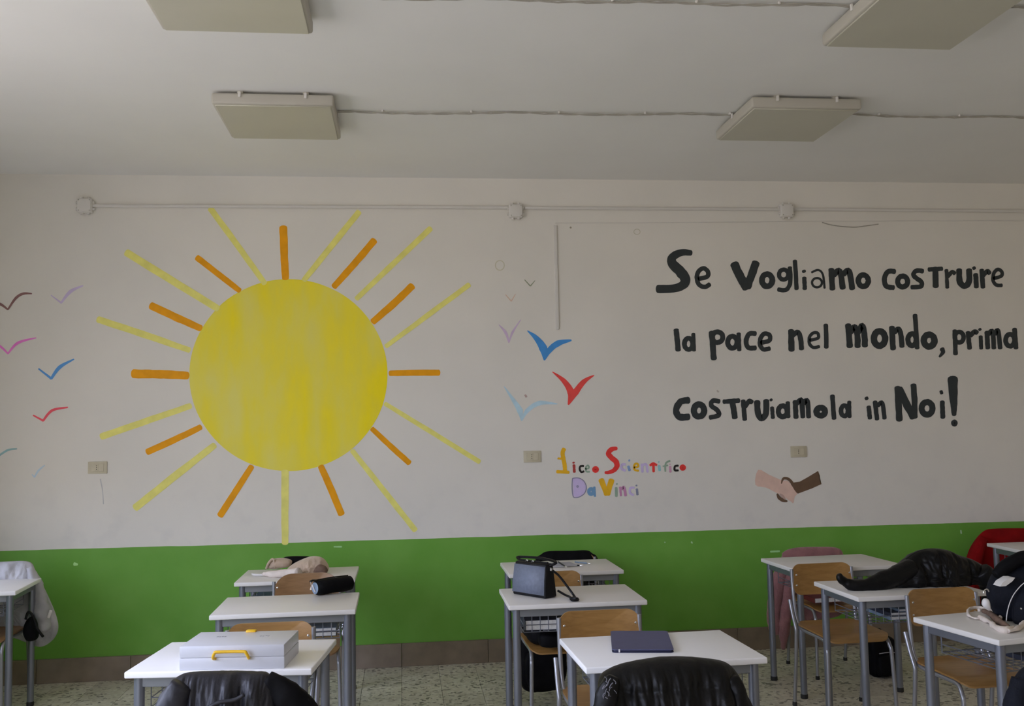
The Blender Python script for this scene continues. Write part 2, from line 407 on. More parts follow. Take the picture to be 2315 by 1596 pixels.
r_.color_ramp.elements[0].position = .30; r_.color_ramp.elements[0].color = pcol((166, 156, 74))
r_.color_ramp.elements[1].position = .72; r_.color_ramp.elements[1].color = pcol((176, 158, 12))
q_ = r_.color_ramp.elements.new(.52); q_.color = pcol((170, 156, 46))
cx_ = t.nodes.new('ShaderNodeTexCoord'); sx_ = t.nodes.new('ShaderNodeSeparateXYZ'); t.links.new(cx_.outputs['Object'], sx_.inputs[0])
m1 = t.nodes.new('ShaderNodeMapRange'); t.links.new(sx_.outputs['X'], m1.inputs[0]); m1.inputs['From Min'].default_value = -1.4; m1.inputs['From Max'].default_value = 0; m1.inputs['To Min'].default_value = -.07; m1.inputs['To Max'].default_value = .10
ad = t.nodes.new('ShaderNodeMath'); t.links.new(no.outputs['Fac'], ad.inputs[0]); t.links.new(m1.outputs[0], ad.inputs[1]); t.links.new(ad.outputs[0], r_.inputs[0])
mb.build('sun_disc', sunm, mural)
org = paint((186, 124, 6), REFM, 0, 'orange_paint'); yel = paint((168, 160, 84), REFM, 0, 'pale_yellow_paint')
OR = [(890,130,900,362,36),(1305,190,1122,400,32),(1478,398,1300,560,34),(1600,793,1378,796,28),(1465,1205,1296,1050,26),(1155,1438,1062,1222,32),(602,1445,745,1222,30),(270,1155,512,1042,30),(205,798,452,806,40),(287,487,512,590,34),(497,268,690,418,28)]
YE = [(558,45,805,385,28),(1235,60,985,370,28),(1562,135,1225,455,26),(1738,392,1360,672,24),(1785,1200,1355,935,22),(1492,1512,1205,1150,26),(898,1245,898,1572,34),(215,1410,575,1125,34),(60,1085,465,945,30),(45,550,460,690,30),(175,245,590,500,34)]
for lst, m_, nm in ((OR, org, 'orange_ray'), (YE, yel, 'yellow_ray')):
    for x0, y0, x1, y1, w_ in lst:
        mb = MB(); a_ = z4(x0, y0); b_ = z4(x1, y1); mid = ((a_[0]+b_[0])/2+random.uniform(-1, 1), (a_[1]+b_[1])/2+random.uniform(-1, 1))
        ribbon(mb, [a_, mid, b_], [w_/2.02, w_/2.02, w_/2.02*.88], .0012, 8, .05); mb.build(nm, m_, mural)
# motto in black brush letters, strokes in zoom pixels
zt = zp(1450, 530, 2.6763)
def O(cx, cy, rx, ry, w_): return ('o', cx, cy, rx, ry, w_)
def S(w_, *p): return ('s', w_, p)
def TT(pw): return ('t', pw)
LET = [
 [TT([(300,112,30),(240,110,38),(188,138,46),(188,178,54),(235,225,58),(265,268,56),(252,305,50),(190,328,44),(100,330,46)])],
 [S(25,(348,268),(398,255),(402,225),(375,205),(345,225),(335,265),(350,305),(385,318),(412,302))],
 [S(48,(562,180),(600,260),(635,322)), S(44,(640,318),(668,240),(692,172))],
 [O(760,277,31,37,32)],
 [O(860,243,28,30,24), S(24,(898,200),(900,290),(875,335),(828,333))],
 [S(24,(928,160),(934,240),(938,330))],
 [S(24,(985,262),(988,330)), S(22,(982,220),(984,226))],
 [O(1062,292,30,28,13), S(12,(1030,230),(1070,215),(1098,245),(1108,325))],
 [S(32,(1148,212),(1155,330)), S(32,(1162,245),(1200,222),(1218,325)), S(32,(1222,240),(1256,222),(1275,328))],
 [O(1342,280,30,35,30)],
 [S(28,(1532,225),(1492,225),(1470,265),(1480,312),(1525,322))],
 [O(1580,285,30,33,29)],
 [S(26,(1702,222),(1662,220),(1645,245),(1668,268),(1695,290),(1688,315),(1635,320))],
 [S(24,(1738,212),(1818,208)), S(33,(1778,205),(1780,315))],
 [S(21,(1845,215),(1850,322)), S(23,(1852,255),(1878,228),(1895,236))],
 [S(33,(1922,215),(1925,285),(1955,312),(1982,285),(1982,215))],
 [S(28,(2022,242),(2026,318)), S(20,(2010,200),(2014,208))],
 [S(26,(2058,215),(2066,320)), S(24,(2068,248),(2092,222),(2106,236))],
 [S(20,(2132,266),(2176,252),(2180,226),(2155,212),(2132,235),(2127,278),(2147,306),(2180,308))],
 [S(30,(210,578),(216,640),(222,700))],
 [O(285,662,25,34,27), S(22,(314,602),(318,702))],
 [S(33,(425,592),(432,680),(438,752)), O(460,622,32,32,28)],
 [O(550,652,28,36,28), S(24,(588,600),(592,700))],
 [S(27,(690,600),(652,602),(633,645),(647,685),(690,686))],
 [S(25,(725,655),(773,642),(775,610),(745,600),(722,625),(717,665),(737,695),(775,690))],
 [S(33,(905,582),(908,700)), S(28,(912,612),(948,592),(964,640),(968,693))],
 [S(18,(1020,640),(1068,627),(1066,598),(1040,596),(1017,620),(1016,660),(1040,684),(1075,678))],
 [S(25,(1115,547),(1118,620),(1118,684))],
 [S(34,(1250,548),(1256,610),(1260,678)), S(33,(1265,590),(1288,560),(1305,600),(1308,678)), S(33,(1312,590),(1336,552),(1348,600),(1352,674))],
 [O(1440,630,34,44,36)],
 [S(32,(1515,562),(1522,692)), S(28,(1530,592),(1555,572),(1570,610),(1576,678))],
 [S(26,(1655,488),(1662,590),(1668,688)), O(1637,637,25,36,29)],
 [O(1740,642,32,36,36)],
 [TT([(1818,692,26),(1824,712,24),(1803,740,12)])],
 [S(26,(1895,582),(1898,650),(1900,724)), O(1922,622,27,32,25)],
 [S(26,(1975,592),(1985,690)), S(26,(1990,612),(2015,588),(2030,596))],
 [S(22,(2052,617),(2055,690)), S(18,(2046,572),(2049,578))],
 [S(26,(2090,590),(2095,688)), S(26,(2100,602),(2124,588),(2132,688)), S(26,(2138,602),(2158,582),(2170,688))],
 [O(2230,640,27,36,27), S(26,(2257,572),(2262,640),(2266,688))],
 [S(37,(285,1003),(238,1012),(210,1060),(228,1103),(285,1103))],
 [O(348,1065,31,37,35)],
 [S(26,(470,1010),(432,1006),(422,1035),(458,1063),(468,1093),(415,1108))],
 [S(26,(498,1012),(590,1005)), S(33,(550,1010),(558,1060),(565,1108))],
 [S(26,(615,1006),(625,1120)), S(26,(627,1042),(652,1008),(668,1016))],
 [S(34,(700,1012),(705,1082),(727,1112),(753,1082),(755,1006))],
 [S(22,(790,1047),(795,1110)), S(17,(783,998),(786,1004))],
 [O(855,1070,27,33,29), S(24,(885,1016),(888,1105))],
 [S(28,(930,1010),(935,1108)), S(27,(942,1022),(968,1003),(976,1105)), S(27,(982,1022),(1003,1006),(1012,1105))],
 [O(1085,1072,26,24,34)],
 [S(26,(1155,976),(1160,1050),(1165,1114))],
 [O(1228,1067,21,32,26), S(22,(1257,1012),(1259,1105))],
 [S(24,(1375,1042),(1382,1113)), S(21,(1360,988),(1364,996))],
 [S(25,(1413,1012),(1425,1118)), S(24,(1430,1035),(1457,1020),(1470,1113))],
 [S(36,(1550,927),(1555,1020),(1560,1122)), S(42,(1558,935),(1600,1020),(1645,1105)), S(34,(1645,912),(1652,1010),(1652,1105))],
 [O(1728,1052,33,38,34)],
 [S(26,(1820,1012),(1823,1108)), S(18,(1812,948),(1817,962))],
 [TT([(1883,872,56),(1886,960,50),(1890,1040,36),(1891,1092,24)]), O(1893,1141,9,10,20)],
]
blackp = paint((34, 36, 34), REFR, 0, 'black_paint')
motto = empty('motto_lettering'); motto.parent = back; motto['label'] = 'black brush lettering in Italian, three lines'
LW = 1.1
def draw(strokes, zf, s, mat, parent, off=.0015, name='letter'):
    mb = MB()
    for q in strokes:
        if q[0] == 'o':
            _, cx_, cy_, rx_, ry_, w_ = q; ribbon(mb, [zf(*p) for p in ringp(cx_, cy_, rx_, ry_)], [w_*LW/s]*10, off, 4, .06, True)
        elif q[0] == 't': ribbon(mb, [zf(p[0], p[1]) for p in q[1]], [p[2]*LW/s for p in q[1]], off, 5, .05)
        else: ribbon(mb, [zf(*p) for p in q[2]], [q[1]*LW/s]*len(q[2]), off, 6, .07)
    return mb.build(name, mat, parent)
for L_ in LET: draw(L_, zt, 2.6763, blackp, motto)
# school name
zs = zp(1240, 990, 7.015)
school = empty('school_name_lettering'); school.parent = back; school['label'] = 'small multicoloured lettering with the school name'
def pc(c): return paint(c, REFR, 0, 'colour_paint')
YL, RD, BK, GN, LI, BL, PK, DR = (185,138,24),(165,42,36),(28,24,20),(100,113,92),(138,123,140),(76,101,118),(142,102,112),(120,42,36)
SCH = [(YL,[S(60,(245,175),(222,240),(235,330),(255,430),(262,530)),S(46,(135,535),(320,545)),S(30,(150,325),(250,330))]),
 (DR,[S(40,(402,430),(410,540)),S(36,(396,388),(398,396))]),
 (BK,[S(30,(555,445),(505,450),(495,500),(520,540),(560,530))]),
 (GN,[S(24,(590,490),(640,475),(625,435),(590,470),(600,530),(650,535))]),
 (RD,[O(745,500,26,24,52)]),
 (RD,[TT([(1080,165,50),(1000,180,70),(950,245,76),(1000,315,76),(1065,370,78),(1085,440,76),(1040,510,64),(960,545,52),(900,550,40)])]),
 (LI,[S(36,(1215,420),(1165,425),(1160,490),(1215,515))]),
 ((95,110,130),[S(38,(1265,450),(1285,515)),S(32,(1275,355),(1285,360))]),
 (YL,[S(30,(1360,470),(1420,455),(1410,410),(1365,420),(1360,500),(1425,520))]),
 (LI,[S(34,(1480,415),(1490,540)),S(34,(1495,430),(1550,420),(1570,540))]),
 (RD,[S(36,(1612,435),(1660,405),(1712,430)),S(36,(1662,410),(1666,535))]),
 ((100,130,125),[S(38,(1752,440),(1762,515)),S(26,(1745,378),(1750,384))]),
 (GN,[S(26,(1925,362),(1870,390),(1850,440),(1852,530)),S(22,(1815,450),(1890,435))]),
 (PK,[S(34,(1928,455),(1932,540)),S(20,(1925,415),(1927,420))]),
 (BK,[S(30,(2055,440),(2005,450),(2000,510),(2055,515))]),
 (RD,[O(2128,470,24,24,48)]),
 (BL,[O(675,850,34,42,52),S(34,(725,780),(735,925))]),
 (YL,[S(82,(835,665),(880,780),(925,890)),S(82,(1000,670),(965,780),(935,890))]),
 (GN,[S(38,(1072,790),(1075,925)),S(26,(1082,725),(1084,735))]),
 ((130,88,105),[S(32,(1135,780),(1148,915)),S(40,(1160,810),(1195,785),(1222,915))]),
 (LI,[S(34,(1355,790),(1300,795),(1290,870),(1345,905))]),
 ((92,92,100),[S(34,(1400,810),(1410,900)),S(28,(1392,750),(1396,758))])]
for c, st in SCH: draw(st, zs, 7.015, pc(c), school)
mb = MB(); flat(mb, [zs(*p) for p in [(385,640),(480,640),(560,690),(595,780),(570,870),(510,920),(440,940),(395,925)]], .0015)
dl = mb.build('letter', pc(LI), school)
draw([S(13,(380,640),(480,636),(560,685),(600,780),(575,870),(510,925),(440,945),(390,925),(372,780),(380,640)), O(460,770,12,12,14)], zs, 7.015, pc((98,92,104)), dl, .0021, 'outline')
# handshake
zh = zp(1700, 980, 7.98)
hs = empty('handshake_mural'); hs.parent = back; hs['label'] = 'painted handshake of a pale hand and a dark hand'
mb = MB(); flat(mb, [zh(*p) for p in [(110,655),(300,740),(480,820),(560,850),(640,850),(700,920),(760,1010),(815,1085),(770,1140),(745,1255),(700,1225),(640,1190),(560,1120),(450,1075),(250,975),(60,925)]], .0014, 3)
mb.build('pale_arm', paint((150,124,106), REFR), hs)
mb = MB(); flat(mb, [zh(*p) for p in [(735,885),(860,868),(1000,790),(1190,675),(1222,760),(1225,860),(1252,912),(1080,990),(825,1085),(760,1000),(700,920)]], .0020)
ribbon(mb, [zh(*p) for p in [(528,905),(552,830),(590,805),(660,825),(720,890),(780,1000),(815,1070)]], [2, 5, 6, 6.5, 7, 6, 2], .0021)
ribbon(mb, [zh(*p) for p in [(455,1090),(490,1160),(560,1205),(630,1222)]], [4, 8, 8, 4], .0021)
mb.build('dark_arm', paint((72,54,38), REFR), hs)
mb = MB(); ribbon(mb, [zh(*p) for p in [(505,1095),(545,1125),(590,1180)]], [4, 6, 4], .0024); mb.build('fingers', paint((128,104,90), REFR), hs)
# birds
def bird(strokes, zf, s, c, ref, lab):
    mb = MB()
    for st in strokes: ribbon(mb, [zf(p[0], p[1]) for p in st], [p[2]/s for p in st], .0014, 7, .02)
    o = mb.build('painted_bird', paint(c, ref), back); o['label'] = lab
zb = zp(1080, 560, 3.8)
bird([[(425,712,4),(500,775,44),(562,865,72),(573,968,10)],[(573,965,10),(612,885,48),(690,822,52),(802,795,14)]], zb, 3.8, (52,104,148), REFM, 'blue painted bird')
bird([[(640,1065,4),(740,1145,42),(800,1245,62),(778,1350,10)],[(778,1350,10),(838,1245,56),(912,1150,42),(1000,1095,6)]], zb, 3.8, (178,58,52), REFM, 'red painted bird')
bird([[(225,1190,3),(300,1300,30),(362,1400,52),(378,1488,8)],[(378,1485,8),(425,1400,36),(530,1335,40),(685,1342,6)]], zb, 3.8, (134,152,156), REFM, 'pale grey-blue painted bird')
bird([[(180,660,3),(240,730,26),(268,818,8)],[(268,815,8),(300,725,20),(370,618,4)]], zb, 3.8, (146,128,142), REFM, 'pale lilac painted bird')
bird([[(402,275,7),(452,330,10)],[(452,330,10),(492,282,6)]], zb, 3.8, (104,108,88), REFM, 'tiny green painted bird')
bird([[(238,402,6),(288,460,9)],[(288,460,9),(325,398,5)]], zb, 3.8, (156,132,114), REFM, 'tiny tan painted bird')
zl = zp(0, 600, 2.4555)
bird([[(-70,190,5),(0,214,15),(44,245,8)],[(44,245,8),(88,182,15),(130,157,14),(178,157,6)]], zl, 2.4555, (92,68,70), REFL, 'brown painted bird')
bird([[(283,165,4),(340,208,10)],[(340,208,10),(392,145,20),(462,112,6)]], zl, 2.4555, (136,126,152), REFL, 'lilac painted bird')
bird([[(-60,420,5),(0,448,13),(45,490,8)],[(45,490,8),(100,430,16),(202,402,5)]], zl, 2.4555, (168,92,158), REFL, 'magenta painted bird')
bird([[(215,574,8),(285,628,14)],[(285,628,14),(332,565,21),(412,520,6)]], zl, 2.4555, (62,104,152), REFL, 'small blue painted bird')
bird([[(185,832,8),(240,862,12)],[(240,862,12),(290,805,15),(376,788,8)]], zl, 2.4555, (182,72,86), REFL, 'small crimson painted bird')
bird([[(-70,1030,5),(-30,1075,10)],[(-30,1075,10),(40,1027,12),(95,1018,7)]], zl, 2.4555, (98,124,130), REFL, 'teal painted bird')
bird([[(178,1160,5),(192,1175,8)],[(192,1175,8),(215,1138,11),(250,1108,4)]], zl, 2.4555, (130,144,158), REFL, 'faint blue painted bird')
# wall marks
def mark(st, c, ref=REFM, name='wall_mark'):
    mb = MB()
    for q in st: ribbon(mb, [(p[0], p[1]) for p in q], [p[2] for p in q], .0010, 6, .1)
    mb.build(name, paint(c, ref), back)
mb = MB(); ribbon(mb, ringp(1130, 600, 10, 11), [2.2]*10, .001, 4, .1, True); mb.build('wall_mark', paint((146, 140, 120), REFM), back)
mb = MB(); ribbon(mb, ringp(1440, 524, 7, 6), [1.6]*10, .001, 4, .1, True); mb.build('wall_mark', paint((142, 136, 118), REFM), back)
mark([[(1187,893,4),(1190,897,5)]], (132,112,104)); mark([[(1621,883,3.5),(1624,886,4)]], (125,116,104), REFR); mark([[(1289,514,4),(1291,515,4)]], (120,112,95))
mark([[(227,1083,3),(232,1110,2),(234,1140,2)]], (128,128,132), REFL)
mark([[(168,1275,8),(175,1276,5)]], (118,150,100), REFL); mark([[(755,1236,3),(772,1236,4)]], (115,145,95), REFM)
mark([[(1742,1247,4),(1762,1246,4)]], (110,140,90), REFR); mark([[(2172,1199,3),(2173,1206,3)]], (125,140,110), REFR)
mark([[(1502,1225,2.5),(1504,1227,2.5)]], (115,135,95), REFR); mark([[(1563,1225,3.5),(1565,1228,3)]], (120,140,100), REFR)

# ------------------------------------------------------------------ electrics on the back wall
def wallz(x, y): q = atY(x, y, D); return q
cond = MB(); a_ = wallz(215, 466); b_ = wallz(1150, 470); c_ = wallz(1195, 471); d_ = wallz(1755, 474); e_ = wallz(1795, 474); g_ = wallz(2315, 478)
t_ = tag(MB().tube([(a_.x-.03, D-.013, a_.z), (b_.x+.03, D-.013, b_.z)], .0125, 10).build('conduit_pipe', M['plastic']), 'white conduit pipe running above the painted sun', 'conduit')
tag(MB().tube([(c_.x-.03, D-.013, c_.z), (d_.x+.03, D-.013, d_.z)], .0125, 10).build('conduit_pipe', M['plastic']), 'white conduit pipe between the two right-hand junction boxes', 'conduit')
tag(MB().tube([(e_.x-.03, D-.013, e_.z), (XR, D-.013, e_.z+(g_.z-e_.z)*2.5)], .0125, 10).build('conduit_pipe', M['plastic']), 'white conduit pipe running right above the black lettering', 'conduit')
def jbox(px, py, lab):
    q = wallz(px, py); o = empty('junction_box', (q.x, D, q.z), 0, lab, 'junction box')
    MB().box((0, -.022, 0), (.098, .044, .098), .008, 3).build('box_body', M['plastic'], o)
    MB().box((0, -.047, 0), (.088, .008, .088), .003, 2).build('box_lid', M['plastic'], o)
    for k in range(8):
        a_ = PI/4*k; rr = .049 if k % 2 == 0 else .0
        if rr:
            for s in (-.022, .022):
                cx_ = math.cos(a_)*rr-math.sin(a_)*s; cz_ = math.sin(a_)*rr+math.cos(a_)*s
                MB().tube([(cx_, -.02, cz_), (cx_+math.cos(a_)*.012, -.02, cz_+math.sin(a_)*.012)], .011, 10).build('cable_gland', M['plastic'], o)
    for sx_ in (-1, 1):
        for sz_ in (-1, 1): MB().tube([(sx_*.036, -.05, sz_*.036), (sx_*.036, -.053, sz_*.036)], .004, 8).build('screw', M['cable'], o)
jbox(195, 467, 'white junction box at the left end of the wall conduit')
jbox(1165, 479, 'white junction box above the painted birds, between sun and lettering')
jbox(1775, 478, 'white junction box on the conduit above the black lettering')
a_ = wallz(1255, 510); b_ = wallz(1261, 745)
tr_ = empty('cable_trunking', (a_.x, D, b_.z), 0, 'thin vertical white cable trunking ending above the blue bird', 'trunking')
h_ = a_.z-b_.z
MB().box((0, -.006, h_/2), (.024, .012, h_), .002, 1).build('trunking_body', M['plastic'], tr_)
MB().box((0, -.0135, h_/2), (.018, .003, h_-.01), .001, 1).build('trunking_cover', M['plastic'], tr_)
pts = [wallz(x_, y_) for x_, y_ in [(1255,504),(1400,504),(1550,503),(1700,502),(1850,500),(1980,500),(2100,499),(2315,499)]]
tag(MB().tube([(p.x, D-.004, p.z) for p in pts]+[(XR, D-.004, pts[-1].z)], .0028, 6, smooth=3).build('thin_cable', M['plastic']), 'thin painted cable along the wall just below the conduit', 'cable')
pts = [wallz(x_, y_) for x_, y_ in [(1858,503),(1875,508),(1900,512),(1930,514),(1950,512),(1985,507)]]
tag(MB().tube([(p.x, D-.006, p.z) for p in pts], .0035, 6, smooth=4).build('loose_cable', M['cable']), 'short loose loop of cable sagging below the conduit on the right', 'cable')
def socket(px, py, lab):
    q = wallz(px, py); o = empty('wall_socket', (q.x, D, q.z), 0, lab, 'socket')
    MB().box((0, -.004, 0), (.125, .008, .082), .003, 2).build('socket_plate', M['beigepl'], o)
    MB().box((0, -.009, 0), (.084, .004, .052), .0015, 1).build('socket_insert', M['beigepl'], o)
    hb = MB(); hb.box((-.004, -.0115, 0), (.022, .003, .044), .001, 1); hb.build('socket_face', M['beigepl'], o)
    h2 = MB()
    for zz in (-.012, 0, .012): h2.tube([(-.004, -.0125, zz), (-.004, -.0138, zz)], .0032, 8)
    h2.build('socket_hole', M['dark'], o)
socket(221, 1057, 'beige wall socket to the lower left of the sun')
socket(1203, 1032, 'beige wall socket left of the coloured school name')
socket(1805, 1021, 'beige wall socket above the painted handshake')

# ------------------------------------------------------------------ ceiling lights
def lamp_proto():
    o = empty('ceiling_light', (0, 0, 0)); w_, d_, h_ = .631, .617, .06
    g = .014
    MB().box((0, 0, -g-h_/2), (w_, d_, h_), .012, 3).build('lamp_housing', M['lampbody'], o)
    MB().box((0, 0, -g-h_-.002), (w_-.03, d_-.03, .008), .003, 1).build('diffuser', M['lampface'], o)
    for sx_ in (-1, 1):
        for sy_ in (-1, 1):
            MB().box((sx_*.17, sy_*(d_/2-.035), -g/2), (.03, .05, g)).build('mounting_bracket', M['lampbody'], o)
            MB().box((sx_*.17, sy_*(d_/2+.004), -g-.010), (.014, .010, .030), .002, 1).build('clip', M['plastic'], o)
    for s in (-1, 1): MB().box((s*(w_/2+.004), 0, -g-.010), (.010, .014, .030), .002, 1).build('clip', M['plastic'], o)
    return o
LP = [(-.658, 5.385, 'ceiling light panel above the painted sun, left of the farther pair'), (2.237, 5.283, 'ceiling light panel above the lettering, right of the farther pair'),
      (-.68, 3.832, 'ceiling light panel cut by the top edge on the left'), (2.253, 3.819, 'ceiling light panel cut by the top edge on the right')]
l0 = lamp_proto()
for k, (x_, y_, lb) in enumerate(LP):
    o = l0 if k == 0 else copy_tree(l0); o.location = (x_, y_, HC); tag(o, lb, 'ceiling light', 'square ceiling light panels')
def ccable(x0, x1, y0, y1, lab, twist=True, cstep=.5):
    o = empty('ceiling_cable', (x0, y0, HC), 0, lab, 'cable')
    n = int((x1-x0)/.06)
    for ph in ((0, PI) if twist else (0,)):
        pts = []; rs = random.random()*9
        for k in range(n+1):
            t = k/n; xx = (x1-x0)*t; sag = .006+.010*abs(math.sin(PI*xx/cstep*.5))
            pts.append((xx, (y1-y0)*t+.005*math.sin(xx*22+ph)+.012*noise.noise(Vector((xx*1.5, rs, 0))), -sag-.004*math.cos(xx*22+ph)))
        MB().tube(pts, .0036, 6).build('wire', M['cable'], o)
    k = cstep/2
    while k < x1-x0:
        MB().box((k, (y1-y0)*k/(x1-x0), -.006), (.012, .03, .012), .003, 1).build('cable_clip', M['plastic'], o); k += cstep
ccable(-.34, 1.93, 5.375, 5.30, 'twisted cable on the ceiling between the two farther light panels')
ccable(2.55, 6.1, 5.26, 5.28, 'twisted cable on the ceiling right of the farther light panels')
ccable(-.36, 1.94, 3.90, 3.84, 'twisted cable on the ceiling at the top edge, between the nearer light panels', cstep=.36)
ccable(2.57, 6.1, 3.80, 3.80, 'twisted cable at the top right corner, right of the nearer light panel')

# ------------------------------------------------------------------ desks
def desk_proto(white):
    top = M['lam_lit'] if white else M['lam']  # paler top carries painted-in window light on the brighter desks
    o = empty('school_desk')
    w_, d_, th = .70, .50, .024
    MB().box((0, 0, .76-th/2), (w_, d_, th), .005, 3).build('tabletop', top, o)
    for sx_ in (-1, 1):
        for sy_ in (-1, 1):
            lg = MB().tube([(0, 0, .012), (0, 0, .736)], .0195, 16).build('leg', M['steel'], o, (sx_*(w_/2-.042), sy_*(d_/2-.042), 0))
            MB().lathe([(.020, 0), (.0215, .004), (.0215, .022), (.0195, .026)]).build('foot_cap', M['foot'], lg)
    for sy_ in (-1, 1): MB().box((0, sy_*(d_/2-.042), .716), (w_-.10, .022, .040), .003, 1).build('rail', M['rail'], o)
    for sx_ in (-1, 1): MB().box((sx_*(w_/2-.042), 0, .716), (.022, d_-.10, .040), .003, 1).build('rail', M['steel'], o)
    wb = MB(); zb_ = .615
    for k in range(14): xx = -.27+.54*k/13; wb.tube([(xx, -.19, .70), (xx, -.19, zb_), (xx, .17, zb_)], .0022, 4)
    for k in range(6): yy = -.19+.36*k/5; wb.tube([(-.27, yy, zb_), (.27, yy, zb_)], .0025, 4)
    for zz in (.65,): wb.tube([(-.27, .17, zz), (-.27, -.19, zz), (.27, -.19, zz), (.27, .17, zz)], .0025, 4)
    wb.tube([(-.27, .17, .70), (-.27, .17, zb_), (.27, .17, zb_), (.27, .17, .70)], .004, 6)
    wb.build('wire_basket', M['wire'], o)
    return o
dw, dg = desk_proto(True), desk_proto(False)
DK = [('L1', -.662, 4.018, -6.7, 1, 'brightly lit desk with the white carrying case on it'), ('L2', -.587, 5.124, .2, 0, 'grey-topped desk with the black pencil case on it'),
      ('L3', -.635, 6.114, -.2, 0, 'grey-topped desk with the beige fleece bundle on it'), ('M1', .999, 3.81, 1.9, 1, 'brightly lit desk with the navy folder on it'),
      ('M2', .864, 5.057, -.2, 0, 'grey-topped desk with the slate handbag on it'), ('M3', .973, 6.05, .3, 0, 'grey-topped desk behind the handbag desk, pens on it'),
      ('R1', 2.645, 3.969, 10.2, 0, 'grey-topped desk at the right edge with the cream drawstring cloth on it'), ('R2', 2.589, 4.907, 1.1, 0, 'grey-topped desk under the black puffer jacket'),
      ('R3', 2.647, 5.84, 2.9, 0, 'bare grey-topped desk in front of the dusty pink coat'), ('R4', 4.39, 6.14, -1, 0, 'desk cut by the right edge in front of the red coat'),
      ('L0', -2.56, 6.08, 4, 1, 'brightly lit desk cut by the left edge in front of the pale jacket')]
used = {0: False, 1: False}; DESK = {}
for nm, x_, y_, rz, lit_top, lb in DK:
    src = dw if lit_top else dg
    o = src if not used[lit_top] else copy_tree(src); used[lit_top] = True
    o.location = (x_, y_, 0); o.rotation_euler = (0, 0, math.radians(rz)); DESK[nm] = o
    tag(o, lb, 'desk', 'single school desks')

# ------------------------------------------------------------------ chairs
def rsheet(w_, h_, r, n=6):
    pts = []
    for cx_, cy_, a0 in ((w_/2-r, h_/2-r, 0), (-w_/2+r, h_/2-r, 90), (-w_/2+r, -h_/2+r, 180), (w_/2-r, -h_/2+r, 270)):
        for k in range(n+1): a_ = math.radians(a0+90*k/n); pts.append((cx_+r*math.cos(a_), cy_+r*math.sin(a_)))
    return pts
def sheet(mb, outline, th, fn, nx_=12, rings=6):
    """curved plywood sheet: outline in (u,v), fn(u,v,t)->xyz"""
    n = len(outline); vs = []; fs = []
    for side in (0, 1):
        base = len(vs); t_ = th*(side-.5)
        vs.append(fn(0, 0, t_))
        for k in range(1, rings+1):
            s_ = k/rings; tt = t_*(1 if k < rings else .75)
            for (u, v) in outline: vs.append(fn(u*s_, v*s_, tt))
        for j in range(n): fs.append((base, base+1+j, base+1+(j+1) % n))
        for k in range(rings-1):
            for j in range(n):
                a_ = base+1+k*n; fs.append((a_+j, a_+(j+1) % n, a_+n+(j+1) % n, a_+n+j))
    e0 = 1+(rings-1)*n; e1 = 1+rings*n+e0
    for j in range(n): fs.append((e0+j, e0+(j+1) % n, e1+(j+1) % n, e1+j))
    mb.add(vs, fs)
def chair_proto(wood, rback=.055, bh=.175):
    o = empty('school_chair')
    mb = MB(); sheet(mb, rsheet(.375, bh, rback, 7), .010, lambda u, v, t: Vector((u, .243+.02*(v/bh)*2*.5-.9*u*u+t, .712+v)))
    bk = mb.build('backrest', wood, o)
    for s in (-1, 1):
        for zz in (-.03, .03): MB().lathe([(.006, 0), (.006, .003), (.003, .005)], seg=8).build('rivet', M['metal'], bk, (s*.165, .205, .712+zz), (PI/2, 0, 0))
    def seatf(u, v, t):
        z = .462+t+.10*u*u; dv = max(0, -v-.12); z -= dv*dv*4.2; du = max(0, v-.10); z += du*du*1.2
        return Vector((u, v, z))
    mb = MB(); sheet(mb, rsheet(.38, .40, .06, 7), .011, seatf, rings=9); mb.build('seat', wood, o)
    for s in (-1, 1):
        MB().tube([(s*.186, .222, .775), (s*.186, .216, .69), (s*.186, .205, .60), (s*.184, .195, .52), (s*.180, .165, .462), (s*.178, .10, .446), (s*.178, -.08, .446), (s*.180, -.15, .440), (s*.183, -.180, .405), (s*.186, -.192, .35), (s*.195, -.205, .012)], .0105, 10, smooth=4).build('front_leg', M['chrome'], o)
        MB().tube([(s*.206, .218, .600), (s*.206, .185, .52), (s*.206, .150, .45), (s*.206, .150, .40), (s*.206, .168, .25), (s*.206, .205, .012)], .0105, 10, smooth=4).build('rear_leg', M['chrome'], o)
        for yy, xx in ((-.205, .195), (.205, .206)): MB().lathe([(.013, 0), (.014, .003), (.013, .022), (.0108, .024)], seg=10).build('foot_cap', M['foot'], o, (s*xx, yy, 0))
    fb = MB(); fb.tube([(-.178, .12, .444), (.178, .12, .444)], .009, 8); fb.tube([(-.178, -.10, .444), (.178, -.10, .444)], .009, 8); fb.build('crossbar', M['chrome'], o)
    return o
cp = chair_proto(M['wood']); cq = chair_proto(M['wood2'], .098, .20)
